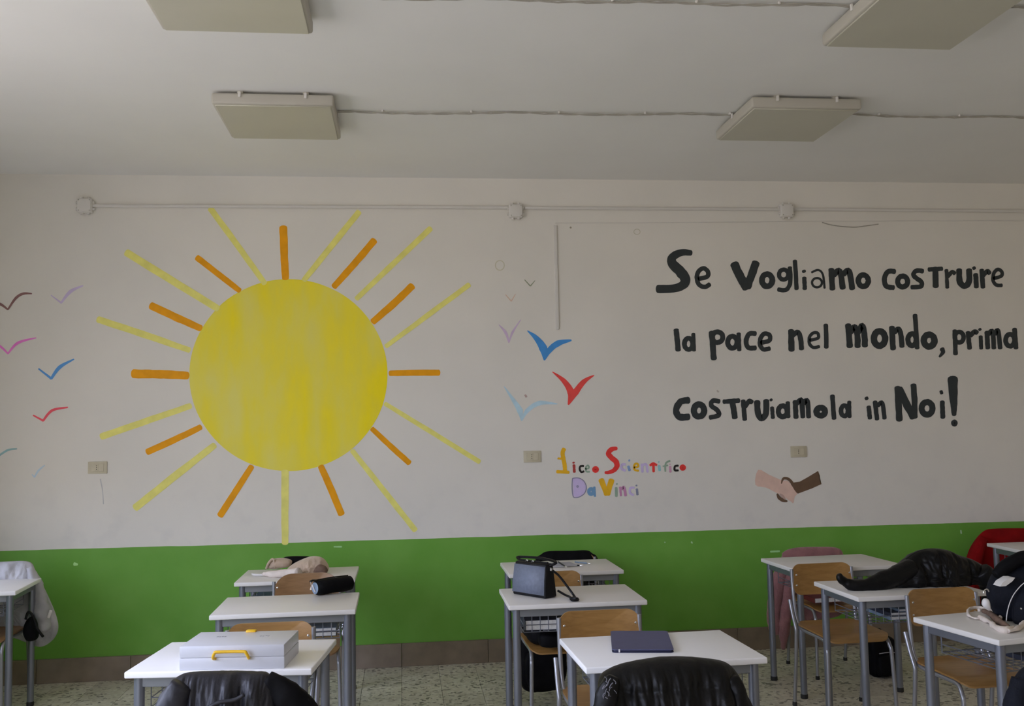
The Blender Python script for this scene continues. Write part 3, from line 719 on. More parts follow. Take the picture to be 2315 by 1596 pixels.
CH_ = [('CL1', -.585, 4.20, 0, 0, 'beech chair behind the white carrying case, its backrest top showing'), ('CL2', -.545, 5.545, 3, 1, 'darker beech chair with round-topped backrest behind the pencil case desk'),
       ('CM1', .885, 4.17, 1, 0, 'beech chair directly behind the navy folder'),
       ('CM2', .845, 5.36, 2, 0, 'beech chair behind the slate handbag, black backpack hanging on it'), ('CM3', 1.115, 6.36, 0, 0, 'chair by the green wall holding the small black jacket'),
       ('CR1', 2.655, 4.36, 3, 0, 'beech chair behind the cream cloth desk, in front of the black puffer jacket'), ('CR2', 2.450, 5.29, 2, 0, 'beech chair left of the black puffer jacket, before the pink coat desk'),
       ('CR3', 2.79, 6.21, 2, 0, 'chair under the dusty pink coat by the wall'), ('CR4', 4.42, 6.38, -4, 0, 'chair under the red coat at the right edge'),
       ('CL0', -2.50, 6.18, 0, 1, 'chair under the pale jacket at the left edge'), ('C0L', -.57, 2.97, 0, 0, 'chair under the charcoal jacket at the bottom left'),
       ('C0M', .92, 2.98, 0, 0, 'chair under the big black puffer coat at the bottom centre'), ('C0R', 2.42, 2.78, 0, 0, 'chair under the navy jacket in the bottom right corner')]
used = {0: False, 1: False}; CHAIR = {}
for nm, x_, y_, rz, k, lb in CH_:
    src = cq if k else cp
    o = src if not used[k] else copy_tree(src); used[k] = True
    o.location = (x_, y_, 0); o.rotation_euler = (0, 0, math.radians(rz)); CHAIR[nm] = o
    if nm in ('CM3', 'CR3'): o.scale = (1, 1, .95)      # the smaller school size
    tag(o, lb, 'chair', 'tubular school chairs with beech seats')

# ------------------------------------------------------------------ soft things
def fbm(p, o_=4):
    s = 0; a_ = 1; q = Vector(p)
    for _ in range(o_): s += a_*noise.noise(q); q = q*2.03+Vector((7.1, 3.3, 1.7)); a_ *= .5
    return s
def blob(mb, px, Y, tf, tb, amp=.012, fx=8, fz=3, quilt=0, pitch=.09, c=None, rings=16, sub=8, seed=0, k=2.2, lean=0, zmin=None, vert=False):
    """soft body whose silhouette is the pixel outline px standing at depth Y, real thickness tf (to the camera) + tb"""
    P = [atY(x_, y_, Y) for x_, y_ in px]; P, _ = spline(P, [0]*len(P), sub, True); n = len(P)
    cc = atY(*c, Y) if c else sum(P, Vector())/n
    vs = []; fs = []
    for side, T_ in ((-1, tf), (1, tb)):
        b0 = len(vs)
        for r_ in range(rings+1):
            s_ = r_/rings; s_ = 1-(1-s_)**1.6
            prof = (1-s_**k)**.5 if s_ < 1 else 0
            for p in ([cc] if r_ == 0 else P):
                q = cc+(p-cc)*s_
                d = amp*(fbm((q.x*fx+seed, q.z*fz+seed, side*3))+.6*abs(fbm((q.x*fx*1.7+seed, q.z*fz*1.7, 5+side))))
                if quilt:
                    cqt = q.x if vert else q.z
                    d += quilt*(abs(math.sin(PI*(cqt+.012*noise.noise(Vector((q.x*6, q.z*6, seed))))/pitch))**.6-.6)
                y_ = Y+side*(T_*prof+d*min(1, prof*1.6))+lean*(q.z-cc.z)
                v = Vector((q.x, y_, q.z))
                # keep the silhouette in place as seen along the camera ray
                if zmin is not None: v.z = max(v.z, zmin)
                vs.append(v)
        for j in range(n): fs.append((b0, b0+1+j, b0+1+(j+1) % n))
        for r_ in range(rings-1):
            a_ = b0+1+r_*n
            for j in range(n): fs.append((a_+j, a_+(j+1) % n, a_+n+(j+1) % n, a_+n+j))
    e0 = 1+(rings-1)*n; e1 = (1+rings*n)+e0
    for j in range(n): fs.append((e0+j, e0+(j+1) % n, e1+(j+1) % n, e1+j))
    return mb.add(vs, fs)
def sleeve(mb, pts, rs, amp=.006, seed=0, seg=18, quilt=0, pitch=.05):
    P = [Vector(p) for p in pts]; P, R = spline(P, rs, 8)
    n0 = len(mb.v); mb.tube(P, R, seg)
    for i in range(n0, len(mb.v)):
        v = Vector(mb.v[i]); k_ = min((i-n0)//seg, len(P)-1); cpt = P[k_]; d = (v-cpt)
        q = amp*fbm((v.x*14+seed, v.y*14, v.z*14))
        if quilt: q += quilt*(abs(math.sin(PI*k_*((P[1]-P[0]).length)/pitch))**.6-.6)
        if d.length > 1e-6: mb.v[i] = tuple(v+d.normalized()*q)
    return mb
def soft(name, label, cat, loc, group=None): return empty(name, loc, 0, label, cat, group)
def part(mb, name, m_, parent, ang=180):
    o = mb.build(name, m_, parent, ang=ang); o.location = -Vector(parent.location); return o
def pxz(pts, Y): return [atY(x_, y_, Y) for x_, y_ in pts]

# charcoal jacket, bottom left
o = soft('charcoal_jacket', 'charcoal nylon jacket hanging over the nearest left chair back, behind it the white case', 'jacket', (-.57, 3.2, .80))
part(blob(MB(), [(345,1640),(358,1592),(380,1552),(404,1528),(440,1519),(520,1517),(580,1518),(606,1523),(622,1550),(632,1600),(630,1720),(620,1860),(500,1880),(380,1860),(345,1740)], 3.20, .10, .08, .026, 20, 3.2, seed=3, c=(500,1720), rings=48, sub=22, k=4), 'jacket_body', M['char'], o)
part(sleeve(MB(), pxz([(598,1538),(640,1574),(690,1628),(730,1740),(735,1850)], 3.19), [.030, .052, .056, .052, .045], .012, 5, 24), 'sleeve', M['blk'], o)
part(sleeve(MB(), pxz([(412,1548),(385,1600),(362,1700),(352,1830)], 3.13), [.03, .050, .055, .045], .012, 8, 24), 'sleeve', M['char'], o)
part(MB().tube(pxz([(470,1600),(495,1588),(530,1582),(552,1570)], 3.085), .006, 8, smooth=4), 'hem', M['char'], o)
# big black puffer, bottom centre
o = soft('black_puffer_coat', 'big black puffer coat over the nearest middle chair back, in front of the navy folder', 'coat', (.92, 3.2, .80))
part(blob(MB(), [(1358,1600),(1352,1555),(1362,1524),(1400,1504),(1450,1492),(1510,1485),(1580,1487),(1640,1497),(1668,1525),(1682,1560),(1694,1600),(1708,1720),(1690,1850),(1530,1880),(1370,1860),(1352,1720)], 3.22, .13, .10, .018, 15, 2.6, quilt=.016, pitch=.13, seed=12, c=(1525,1720), rings=48, sub=22, k=4), 'coat_body', M['blk2'], o)
part(sleeve(MB(), pxz([(1385,1528),(1372,1570),(1370,1640),(1380,1750),(1385,1840)], 3.12), [.02, .036, .045, .048, .04], .010, 2, 24, quilt=.004), 'sleeve', M['blk2'], o)
part(sleeve(MB(), pxz([(1655,1530),(1672,1590),(1690,1680),(1700,1800)], 3.15), [.02, .040, .05, .045], .010, 4, 24, quilt=.004), 'sleeve', M['blk2'], o)
# printed lining that shows at the left side
mb = MB()
for k_ in range(22):
    x0 = 1366+random.uniform(0, 24); y0 = 1530+k_*3.3; sg_ = random.choice((-1, 1))
    mb.tube(pxz([(x0, y0), (x0+sg_*random.uniform(2, 6), y0+random.uniform(3, 7)), (x0+sg_*random.uniform(0, 9), y0+random.uniform(8, 14))], 3.078+.0006*k_), random.uniform(.0010, .0020), 5, smooth=3)
part(mb, 'printed_pattern', M['greydk'], o)
# navy jacket bottom right corner
o = soft('navy_jacket', 'navy jacket just showing in the bottom right corner', 'jacket', (2.35, 3.0, .75))
part(blob(MB(), [(2288,1600),(2292,1560),(2305,1525),(2340,1500),(2420,1495),(2480,1530),(2500,1650),(2480,1780),(2380,1800),(2300,1760)], 3.02, .07, .08, .010, 9, 4, seed=22), 'jacket_body', M['navy'], o)
part(sleeve(MB(), pxz([(2310,1535),(2300,1600),(2298,1700),(2305,1780)], 3.0), [.03, .045, .045, .04], .008, 2), 'sleeve', M['navy'], o)
# pale jacket left edge
o = soft('pale_jacket', 'pale white-grey jacket over the chair at the left edge by the green wall', 'jacket', (-2.42, 6.4, .80))
part(blob(MB(), [(-90,1300),(-40,1275),(20,1269),(66,1270),(80,1290),(95,1320),(112,1355),(128,1395),(131,1425),(118,1448),(92,1462),(60,1452),(20,1440),(-60,1440),(-100,1380)], 6.40, .06, .07, .022, 14, 6, seed=31, c=(20,1370), rings=30, sub=14), 'jacket_body', M['white_cloth'], o)
part(sleeve(MB(), pxz([(68,1282),(84,1330),(96,1380),(96,1425)], 6.345), [.02, .040, .050, .035], .014, 3, 20), 'sleeve', M['white_cloth'], o)
mb = MB(); mb.box(atY(112, 1388, 6.285), (.018, .006, .05), .003, 1, Matrix.Rotation(.35, 3, 'Y')); part(mb, 'reflective_tag', M['white'], o)
o = soft('black_strap_bag', 'black bag hanging low beneath the pale jacket at the left edge', 'bag', (-2.3, 6.15, .3))
part(blob(MB(), [(56,1412),(64,1398),(74,1394),(82,1405),(86,1425),(86,1440),(78,1448),(62,1448),(54,1432)], 6.22, .05, .05, .004, seed=2), 'bag_body', M['blk'], o)
part(MB().tube(pxz([(58,1400),(64,1384),(74,1392),(84,1420),(98,1440)], 6.16), .008, 8, smooth=4), 'strap', M['blkl'], o)
# dusty pink coat
o = soft('pink_coat', 'dusty pink wool coat on the chair between the wall and the bare desk', 'coat', (2.7, 6.45, .80))
part(blob(MB(), [(1768,1262),(1774,1246),(1800,1238),(1850,1236),(1890,1238),(1906,1252),(1915,1300),(1910,1380),(1860,1400),(1800,1395),(1775,1330)], 6.43, .05, .06, .008, 8, 4, seed=41), 'coat_body', M['pink'], o)
part(sleeve(MB(), pxz([(1780,1262),(1762,1310),(1752,1360),(1750,1410),(1754,1432)], 6.40), [.04, .050, .050, .045, .04], .009, 3), 'sleeve', M['pink'], o)
part(sleeve(MB(), pxz([(1792,1275),(1784,1330),(1776,1390),(1772,1430),(1772,1468)], 6.36), [.03, .040, .038, .035, .012], .010, 7), 'coat_tail', M['pink'], o)
# red coat
o = soft('red_coat', 'bright red coat over the chair at the right edge by the green wall', 'coat', (4.42, 6.55, .80))
part(blob(MB(), [(2172,1330),(2180,1280),(2195,1235),(2222,1202),(2250,1195),(2320,1194),(2440,1196),(2480,1230),(2500,1330),(2490,1440),(2340,1460),(2220,1440),(2185,1400)], 6.62, .05, .06, .012, 10, 3, seed=52, c=(2330,1320), rings=24, sub=10), 'coat_body', M['red'], o)
part(sleeve(MB(), pxz([(2222,1215),(2205,1260),(2198,1320),(2205,1390),(2215,1430)], 6.56), [.03, .05, .055, .05, .04], .010, 3), 'sleeve', M['red'], o)
# small black jacket behind M3
o = soft('small_black_jacket', 'black jacket folded flat over the chair behind the pens desk by the green wall', 'jacket', (.93, 6.6, .80))
part(blob(MB(), [(1210,1268),(1222,1254),(1240,1246),(1290,1245),(1325,1244),(1338,1250),(1352,1266),(1350,1330),(1345,1400),(1280,1410),(1215,1400),(1208,1330)], 6.60, .045, .05, .006, 8, 4, seed=61), 'jacket_body', M['blk'], o)
part(sleeve(MB(), pxz([(1222,1262),(1212,1300),(1212,1360),(1218,1400)], 6.58), [.02, .035, .035, .03], .006, 2), 'sleeve', M['blk'], o)
# black puffer lying over R2
o = soft('black_puffer_jacket', 'black puffer jacket sprawled over a desk with one sleeve pointing left', 'jacket', (2.9, 4.95, .76))
part(blob(MB(), [(1968,1322),(1985,1300),(2015,1288),(2042,1268),(2072,1248),(2105,1240),(2140,1243),(2165,1254),(2200,1266),(2235,1288),(2262,1320),(2275,1360),(2240,1372),(2180,1352),(2100,1342),(2030,1338),(1985,1334)], 4.93, .10, .12, .022, 14, 6, quilt=.016, pitch=.085, seed=71, c=(2120,1300), rings=36, sub=14, vert=True, zmin=.762), 'jacket_body', M['blk2'], o)
part(sleeve(MB(), [atY(1896, 1298, 4.85), atY(1904, 1312, 4.85), atY(1928, 1323, 4.84), atY(1965, 1322, 4.84), atY(2010, 1308, 4.86), atY(2060, 1288, 4.90)], [.014, .024, .028, .036, .050, .060], .007, 3, quilt=.004, pitch=.03), 'sleeve', M['blk2'], o)
part(sleeve(MB(), pxz([(2215,1290),(2240,1320),(2245,1360),(2232,1400)], 4.86), [.05, .06, .055, .045], .008, 5, quilt=.004), 'sleeve', M['blk2'], o)
# beige fleece bundle on L3
o = soft('beige_fleece_bundle', 'beige fleece jacket bundled on the farthest left desk', 'jacket', (-.6, 6.15, .76))
part(blob(MB(), [(646,1292),(658,1278),(680,1266),(705,1258),(728,1261),(741,1275),(743,1288),(734,1299),(715,1303),(680,1303),(652,1301)], 6.13, .10, .10, .020, 13, 9, seed=81, zmin=.761, rings=24, sub=12), 'jacket_body', M['beige'], o)
part(blob(MB(), [(712,1284),(722,1276),(736,1280),(741,1290),(732,1300),(718,1301),(708,1294)], 6.05, .035, .02, .004, 13, 9, seed=82, zmin=.761), 'jacket_opening', M['brownfur'], o)
part(blob(MB(), [(604,1282),(610,1268),(625,1262),(645,1262),(660,1268),(655,1280),(640,1284),(615,1286)], 6.28, .05, .05, .006, 9, 7, seed=85, zmin=.761), 'sleeve', M['beige'], o)
part(sleeve(MB(), [atZ(596, 1297, .775), atZ(620, 1298, .78), atZ(650, 1296, .785), atZ(675, 1296, .79)], [.010, .022, .026, .03], .004, 3), 'sleeve_cuff', M['cream'], o)
part(MB().tube(pxz([(602,1286),(608,1272),(618,1264),(622,1284)], 6.24), .008, 8, smooth=4), 'strap', M['beige'], o)
o = soft('folded_cloth', 'black flat cloth lying behind the beige fleece on the farthest left desk', 'cloth', (-.55, 6.3, .76))
part(blob(MB(), [(646,1264),(652,1258),(680,1257),(702,1259),(700,1270),(670,1290),(655,1280)], 6.33, .03, .03, .003, seed=2, zmin=.761), 'cloth_body', M['blk'], o)
part(blob(MB(), [(640,1262),(650,1258),(668,1259),(664,1266),(648,1267)], 6.345, .02, .02, .002, seed=3, zmin=.761), 'cloth_corner', M['blk'], o)
q = atZ(582, 1301, .764)
tag(MB().tube([(q.x-.04, q.y+.05, .768), (q.x-.02, q.y+.01, .768), (q.x+.03, q.y-.01, .768), (q.x+.07, q.y-.01, .768)], [.004, .007, .007, .003], 8, smooth=4).build('white_cord', M['white']), 'short white cord lying on the left of the beige fleece desk', 'cord')

# ------------------------------------------------------------------ white carrying case on L1
q0 = atZ(405, 1516, .76); q1 = atZ(643, 1511, .76); ang = math.atan2(q1.y-q0.y, q1.x-q0.x); wd = (q1-q0).length; dp = .25; hb = .088
c0 = (q0+q1)/2+Vector((-math.sin(ang), math.cos(ang), 0))*dp/2
cs = empty('carrying_case', (c0.x, c0.y, .76), ang, 'white plastic carrying case with a yellow handle', 'case')
MB().box((0, 0, hb*.25), (wd, dp, hb*.5), .003, 2).build('case_base', M['boxw'], cs)
MB().box((0, 0, hb*.752), (wd-.001, dp-.001, hb*.496), .003, 2).build('case_lid', M['boxw'], cs)
MB().tube([(-.062, -dp/2+.004, .040), (-.066, -dp/2-.014, .046), (-.058, -dp/2-.022, .066), (-.045, -dp/2-.022, .070), (.045, -dp/2-.022, .070), (.058, -dp/2-.022, .066), (.066, -dp/2-.014, .046), (.062, -dp/2+.004, .040)], .0058, 10, smooth=3).build('handle', M['yel'], cs)
MB().box((.01, dp/2-.012, hb+.003), (.040, .026, .010), .004, 2).build('latch', M['yel'], cs)
for sx_ in (-.085, .085):
    mb = MB()
    for k_ in range(4): mb.box((sx_+(k_-1.5)*.010, .03+random.uniform(-.004, .004), hb+.0004), (.007, .012, .0006))
    mb.build('lid_print', M['grey'], cs)
MB().box((-wd/2-.0005, 0, hb*.5), (.002, dp*.8, .003)).build('seam', M['grey'], cs)

# ------------------------------------------------------------------ navy folder on M1
qs = [atZ(*p, .76) for p in [(1392,1476),(1530,1476),(1503,1433),(1373,1433)]]
cen = sum(qs, Vector())/4; ang = math.atan2(qs[1].y-qs[0].y, qs[1].x-qs[0].x)
nb = empty('navy_folder', (cen.x, cen.y, .76), ang, 'navy blue closed folder lying on the brightly lit desk in the middle', 'folder')
wd = ((qs[1]-qs[0]).length+(qs[2]-qs[3]).length)/2; dp = ((qs[3]-qs[0]).length+(qs[2]-qs[1]).length)/2
def slab(mb, w_, d_, r, z0, z1):
    pts = rsheet(w_, d_, r, 5); n = len(pts); mb.add([(x_, y_, z0) for x_, y_ in pts]+[(x_, y_, z1) for x_, y_ in pts], [tuple(range(n))[::-1], tuple(range(n, 2*n))]+[(j, (j+1) % n, n+(j+1) % n, n+j) for j in range(n)])
mb = MB(); slab(mb, wd, dp, .016, .010, .013); mb.build('front_cover', M['blue'], nb)
mb = MB(); slab(mb, wd, dp, .016, .0, .003); mb.build('back_cover', M['bluedk'], nb)
mb = MB(); slab(mb, wd-.012, dp-.012, .01, .003, .010); mb.build('pages', M['bluedk'], nb)
MB().box((-wd/2+.028, -dp/2-.0005, .008), (.006, .003, .012), .001, 1).build('tab', M['white'], nb)

# ------------------------------------------------------------------ handbag on M2
q0 = atZ(1158, 1343, .76); q1 = atZ(1233, 1355, .76); ang = math.atan2(q1.y-q0.y, q1.x-q0.x)
wd = (q1-q0).length; dp = .09; c0 = (q0+q1)/2+Vector((-math.sin(ang), math.cos(ang), 0))*dp/2
hb_ = empty('handbag', (c0.x, c0.y, .761), ang, 'small slate grey handbag with black sides on the middle desk', 'handbag')
hh = .172
def taper(mb, w0, w1, d0, d1, h_, cx_=0, cy_=0, z0=0, bev=.012):
    b = bmesh.new(); bmesh.ops.create_cube(b, size=1)
    for v in b.verts:
        top_ = v.co.z > 0; v.co = Vector((cx_+v.co.x*(w1 if top_ else w0), cy_+v.co.y*(d1 if top_ else d0), z0+(v.co.z+.5)*h_))
    bmesh.ops.bevel(b, geom=b.edges[:], offset=bev, segments=3, affect='EDGES', profile=.5); mb.bm(b)
mb = MB(); taper(mb, wd, wd-.014, dp, dp*.62, hh, bev=.010); mb.build('bag_body', M['blkl'], hb_)
mb = MB(); vs = []
for zz, yy in ((.016, -dp/2-.002), (.09, -dp*.41-.004), (hh-.014, -dp*.31-.003)):
    for xx in (-wd/2+.004, wd/2-.006): vs.append((xx*(1-.05*zz/hh), yy, zz))
mb.add(vs, [(0, 1, 3, 2), (2, 3, 5, 4)]); fp = mb.build('front_panel', M['bag'], hb_); 
sm = fp.modifiers.new('thick', 'SOLIDIFY'); sm.thickness = .004; sm.offset = 0
MB().tube([(-wd/2+.02, 0, hh+.002), (wd/2-.02, 0, hh+.002)], .006, 8).build('zip', M['blkl'], hb_)
for xx in (-.045, -.002): MB().tube([(xx, -.012, hh-.004), (xx+.006, -.014, hh+.008), (xx+.014, -.012, hh+.004)], .004, 6, smooth=3).build('buckle', M['metal'], hb_)
MB().tube([(-wd/2+.01, .01, hh), (-wd/2-.025, .03, hh+.010), (0, .05, hh+.014), (wd/2+.01, .03, hh+.006), (wd/2-.01, .0, hh-.01)], .007, 8, smooth=5).build('top_handle', M['blkl'], hb_)
MB().tube([(wd/2+.004, -.004, hh-.03), (wd/2+.008, -.006, hh-.018)], .008, 10).build('ring', M['metal'], hb_)
st = MB().tube([(wd/2+.005, 0, hh-.03), (wd/2+.03, .03, .11), (wd/2+.08, .06, .035), (wd/2+.12, .05, .008), (wd/2+.165, .02, .008), (wd/2+.15, -.01, .008), (wd/2+.10, .03, .012), (wd/2+.05, .05, .014), (wd/2, .05, .03)], .006, 8, smooth=6).build('shoulder_strap', M['blkl'], hb_)
MB().box((wd/2+.145, .012, .010), (.045, .026, .018), .006, 2).build('strap_slider', M['blkl'], hb_)

# ------------------------------------------------------------------ pencil case on L2
q0 = atZ(712, 1350, .76); q1 = atZ(796, 1337, .76); a_ = q0+Vector((0, .045, .041)); b_ = q1+Vector((-.01, .045, .041))
pcs = empty('pencil_case', (0, 0, 0), 0, 'black zipped pencil case on the second left desk', 'pencil case'); pcs.location = ((a_+b_)/2).to_tuple(); pcs.location.z = .76
ax = (b_-a_).normalized(); L = (b_-a_).length; az = math.atan2(ax.y, ax.x); pcs.rotation_euler = (0, 0, az)
mb = MB(); n0 = 0
rs = [.020, .036, .040, .041, .041, .040, .038, .022]; xs = [-L/2-.004, -L/2+.004, -L/2+.03, -L/6, L/6, L/2-.03, L/2-.004, L/2+.006]
mb.tube([(x_, 0, .040) for x_ in xs], rs, 20)
for i_ in range(len(mb.v)):
    v = Vector(mb.v[i_]); v.z += .005*fbm((v.x*20, v.y*20, 1)); v.y += .004*fbm((v.x*20, v.z*20, 4)); mb.v[i_] = (v.x, v.y*1.05, max(v.z, .001))
mb.build('case_body', M['blk'], pcs, ang=80)
MB().tube([(-L/2+.01, .01, .080), (0, .012, .083), (L/2-.01, .01, .080)], .003, 6).build('zip', M['blkl'], pcs)
mb = MB(); mb.lathe([(.030, 0), (.031, .003), (.024, .005), (.022, .004)], seg=18); mb.build('end_panel', M['bkblue'], pcs, (-L/2-.002, 0, .040), (0, -PI/2, 0))
MB().tube([(-L/2-.009, -.010, .022), (-L/2-.010, .004, .040), (-L/2-.009, .016, .056)], .0035, 6, smooth=4).build('end_piping', M['white'], pcs)
MB().tube([(-L/2+.01, .01, .080), (-L/2-.02, .0, .082), (-L/2-.035, -.005, .078)], [.003, .006, .007], 8, smooth=3).build('zip_pull', M['blkl'], pcs)
MB().tube([(-L/2-.034, -.005, .078), (-L/2-.030, -.006, .055), (-L/2-.033, -.006, .036)], [.0015, .002, .006], 8).build('charm', M['cream'], pcs)

# ------------------------------------------------------------------ things on M3
q = atZ(1265, 1282, .76)
bk = empty('notebook', (q.x, q.y+.06, .761), .15, 'thin grey notebook behind the handbag on the farther middle desk', 'notebook')
MB().box((0, 0, .004), (.20, .15, .004), .001, 1).build('pages', M['paper'], bk); MB().box((0, 0, .0075), (.205, .155, .002)).build('cover', M['grey'], bk)
for k_, (x0, y0, x1, y1, m_, lb) in enumerate([(1282,1276,1318,1279,'blkl','black pen on the farther middle desk, left of the three'), (1300,1270,1335,1274,'bkblue','pale blue pen on the farther middle desk, rightmost and farthest of the three'), (1262,1270,1282,1283,'blkl','black pen lying across the grey notebook')]):
    z_ = .765 if k_ < 2 else .774
    a_ = atZ(x0, y0, z_); b_ = atZ(x1, y1, z_); pn = empty('pen', a_.to_tuple(), 0, lb, 'pen')
    d_ = b_-a_; MB().tube([(0, 0, 0), d_*.8], .0045, 8).build('barrel', M[m_], pn); MB().tube([d_*.8, d_*.97, d_], [.0045, .004, .0012], 8).build('tip', M['metal'], pn)

# ------------------------------------------------------------------ backpacks
def backpack(name, label, loc, rz, w_, d_, h_, m_, tilt=0):
    o = empty(name, loc, rz, label, 'backpack'); o.rotation_euler = (tilt, 0, rz)
    def soften(mb, amp=.008):
        for i_ in range(len(mb.v)):
            v = Vector(mb.v[i_]); n_ = Vector((fbm((v.x*9, v.y*9, v.z*9)), fbm((v.x*9+5, v.y*9, v.z*9)), fbm((v.x*9, v.y*9+5, v.z*9)))); mb.v[i_] = tuple(v+n_*amp)
        return mb
    def pillow(cx_, cy_, cz_, a_, b_, c_, e1=.45):
        mb = MB(); nu, nv = 32, 20; vs = []; fs = []
        sg = lambda v, e_: math.copysign(abs(v)**e_, v)
        for j in range(nv+1):
            ph = -PI/2+PI*j/nv
            for i_ in range(nu):
                th_ = 2*PI*i_/nu; vs.append((cx_+a_*sg(math.cos(ph), e1)*sg(math.cos(th_), e1), cy_+b_*sg(math.cos(ph), e1)*sg(math.sin(th_), e1), cz_+c_*sg(math.sin(ph), e1)))
        for j in range(nv):
            for i_ in range(nu): fs.append((j*nu+i_, j*nu+(i_+1) % nu, (j+1)*nu+(i_+1) % nu, (j+1)*nu+i_))
        mb.add(vs, fs); return mb
    soften(pillow(0, 0, h_/2, w_/2, d_/2, h_/2)).build('bag_body', M[m_], o, ang=180)
    soften(pillow(0, -d_/2, h_*.32, w_*.38, d_*.22, h_*.26)).build('front_pocket', M[m_], o, ang=180)
    MB().tube([(-w_*.3, -d_*.5-.005, h_*.62), (0, -d_*.52-.006, h_*.64), (w_*.3, -d_*.5-.005, h_*.62)], .003, 6, smooth=4).build('zip', M['grey'], o)
    MB().tube([(-.03, .02, h_-.005), (-.025, .02, h_+.03), (.025, .02, h_+.03), (.03, .02, h_-.005)], .007, 8, smooth=4).build('carry_loop', M['blkl'], o)
    for s in (-1, 1): MB().tube([(s*w_*.22, d_/2-.01, h_*.9), (s*w_*.28, d_/2+.03, h_*.7), (s*w_*.32, d_/2+.03, h_*.35), (s*w_*.36, d_/2-.01, h_*.1)], .011, 8, smooth=4).build('shoulder_strap', M['blkl'], o)
    return o
a_ = atY(1226, 1470, 5.72)
backpack('backpack', 'black backpack hanging on the chair behind the slate handbag desk', (a_.x, 5.76, .09), 0, .29, .18, .44, 'blk')
ck = CHAIR['CM2']
backpack('backpack', 'black bag resting on the chair seat beneath the slate handbag desk', (ck.location.x-.01, ck.location.y-.03, .468), .03, .37, .34, .15, 'blk')
a_ = atZ(1998, 1533, 0)
backpack('backpack', 'black backpack standing on the floor under the puffer jacket desk', (a_.x+.02, a_.y+.08, 0), .1, .19, .16, .25, 'blk')
# dark backpack on R1
o = soft('navy_backpack', 'navy backpack with white piping and patch at the right edge, on the desk', 'backpack', (2.95, 3.98, .76))
part(blob(MB(), [(2236,1345),(2244,1310),(2262,1285),(2300,1258),(2350,1245),(2420,1255),(2450,1330),(2440,1412),(2380,1424),(2310,1424),(2268,1408),(2246,1378)], 4.02, .10, .11, .006, 7, 5, seed=91, rings=20, sub=10, zmin=.762), 'bag_body', M['navy'], o)
part(blob(MB(), [(2290,1395),(2294,1360),(2312,1330),(2345,1312),(2390,1320),(2405,1370),(2395,1412),(2330,1418),(2298,1412)], 3.92, .05, .05, .004, 7, 5, seed=95, rings=14, zmin=.762), 'front_pocket', M['navy'], o)
part(MB().tube(pxz([(2275,1405),(2277,1385),(2284,1360),(2296,1338),(2318,1316),(2345,1308)], 3.895), .0020, 8, smooth=5), 'piping', M['white'], o)
part(MB().tube(pxz([(2307,1376),(2309,1376)], 3.86), .005, 8), 'stud', M['metal'], o)
mb = MB(); P = pxz([(2261,1326),(2268,1316),(2284,1306),(2295,1306),(2289,1314),(2274,1325)], 3.90); n = len(P)
mb.add(P+[p+Vector((0, .05, 0)) for p in P], [tuple(range(n))]+[(j, (j+1) % n, n+(j+1) % n, n+j) for j in range(n)]); part(mb, 'white_patch', M['white'], o, 40)
part(blob(MB(), [(2222,1360),(2226,1353),(2234,1355),(2238,1368),(2238,1378),(2228,1375),(2222,1368)], 3.95, .015, .02, .001), 'white_tag', M['white'], o)
part(MB().tube(pxz([(2223,1342),(2225,1335),(2232,1332),(2236,1338)], 3.95), .003, 6, smooth=4), 'ring', M['metal'], o)
part(sleeve(MB(), pxz([(2250,1300),(2275,1280),(2310,1262),(2350,1250)], 3.97), [.02, .03, .03, .02], .003), 'top_flap', M['blk'], o)
# cream drawstring cloth on R1
o = soft('cream_cloth', 'cream drawstring cloth with brown lining on the right front desk', 'cloth', (2.5, 3.95, .76))
def dz(pts, z_=.768): return [atZ(p[0], p[1], z_ if len(p) < 3 else p[2]) for p in pts]
part(sleeve(MB(), dz([(2238,1388),(2225,1376),(2205,1374),(2190,1378),(2190,1390),(2205,1398),(2222,1398)], .770), [.005, .006, .007, .006, .006, .009, .005], .006, 3, 14), 'drawstring_loop', M['cream'], o)
part(sleeve(MB(), dz([(2215,1395),(2235,1405),(2255,1420),(2275,1424),(2292,1418)], .772), [.008, .011, .014, .012, .006], .009, 5, 16), 'hem', M['cream'], o)
part(sleeve(MB(), dz([(2222,1382),(2238,1388),(2252,1400),(2268,1410),(2282,1414)], .775), [.008, .014, .016, .012, .006], .007, 6, 16), 'lining', M['brownfur'], o)
part(sleeve(MB(), dz([(2212,1380),(2232,1378),(2250,1384),(2262,1396)], .778), [.006, .011, .010, .005], .008, 7, 16), 'hem', M['cream'], o)
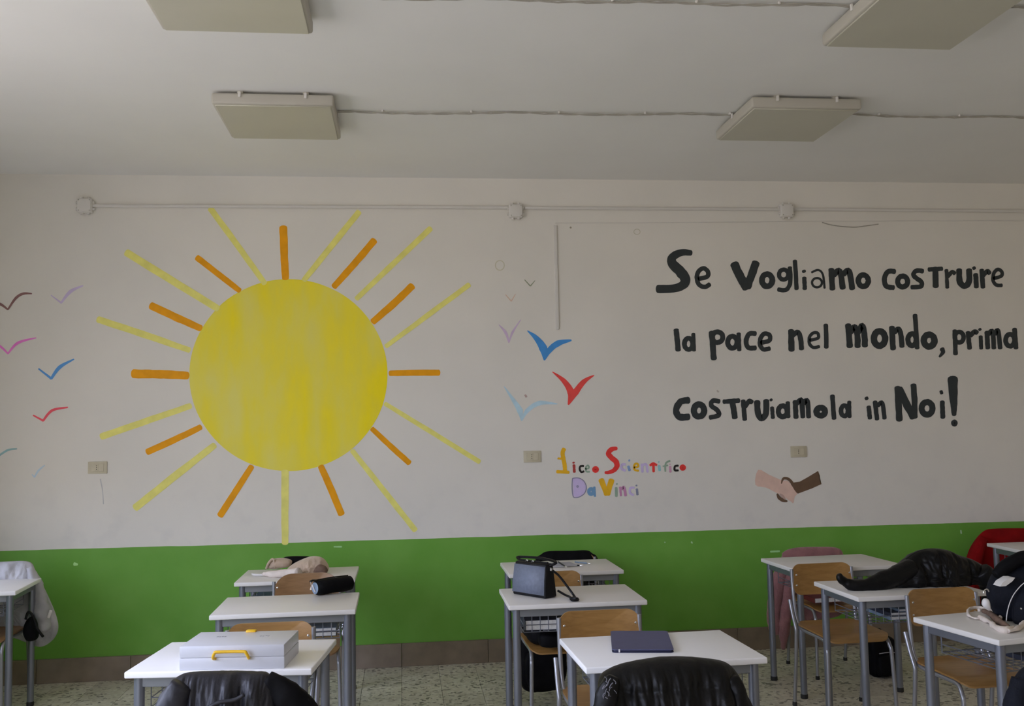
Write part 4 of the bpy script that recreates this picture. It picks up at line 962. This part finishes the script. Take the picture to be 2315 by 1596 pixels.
part(sleeve(MB(), dz([(2280,1426),(2298,1422),(2312,1412),(2325,1405),(2360,1410)], .772), [.007, .009, .012, .010, .008], .008, 8, 16), 'drawstring_end', M['cream'], o)

# ------------------------------------------------------------------ books in the baskets
def book(dk, x_, y_, z_, w_, d_, h_, cm, lab, rz=0):
    dkm = DESK[dk]; r_ = dkm.rotation_euler.z; c, s = math.cos(r_), math.sin(r_)
    o = empty('book', (dkm.location.x+c*x_-s*y_, dkm.location.y+s*x_+c*y_, z_), r_+rz, lab, 'book', 'books in the desk baskets')
    MB().box((0, 0, h_/2), (w_-.006, d_-.004, h_-.004)).build('pages', M['paper'], o)
    MB().box((0, 0, .001), (w_, d_, .002)).box((0, 0, h_-.001), (w_, d_, .002)).box((-w_/2+.001, 0, h_/2), (.002, d_, h_)).build('cover', M[cm], o)
ZB = .6185
book('L2', .14, -.02, ZB, .22, .28, .022, 'bkdark', 'dark book in the basket of the pencil case desk'); book('L2', .15, -.03, ZB+.023, .20, .26, .018, 'bkblue', 'pale blue book on top in the basket of the pencil case desk')
book('L3', -.16, -.03, ZB, .20, .26, .03, 'bkblue', 'pale blue book in the basket of the farthest left desk')
book('R2', .02, -.02, ZB, .30, .26, .018, 'bkblue', 'pale blue book at the bottom of the puffer jacket desk basket'); book('R2', .0, -.03, ZB+.019, .26, .25, .020, 'bkdark', 'dark book in the middle of the puffer jacket desk basket'); book('R2', .04, -.03, ZB+.040, .24, .24, .014, 'bkblue', 'pale blue book on top in the puffer jacket desk basket')
book('R1', .05, -.02, ZB, .26, .27, .022, 'bkdark', 'dark book in the basket of the cream cloth desk')
book('M2', -.14, -.02, ZB, .24, .30, .05, 'bkdark', 'added dark filler in the basket of the slate handbag desk')  # block added only to darken the view through this basket
book('M3', .0, -.02, ZB, .34, .26, .03, 'bkdark', 'dark book in the basket of the farther middle desk')
o = CHAIR['CR3']
book('R3', .10, .28, .470, .24, .18, .03, 'bkred', 'dark red book lying on the chair seat beneath the pink coat')
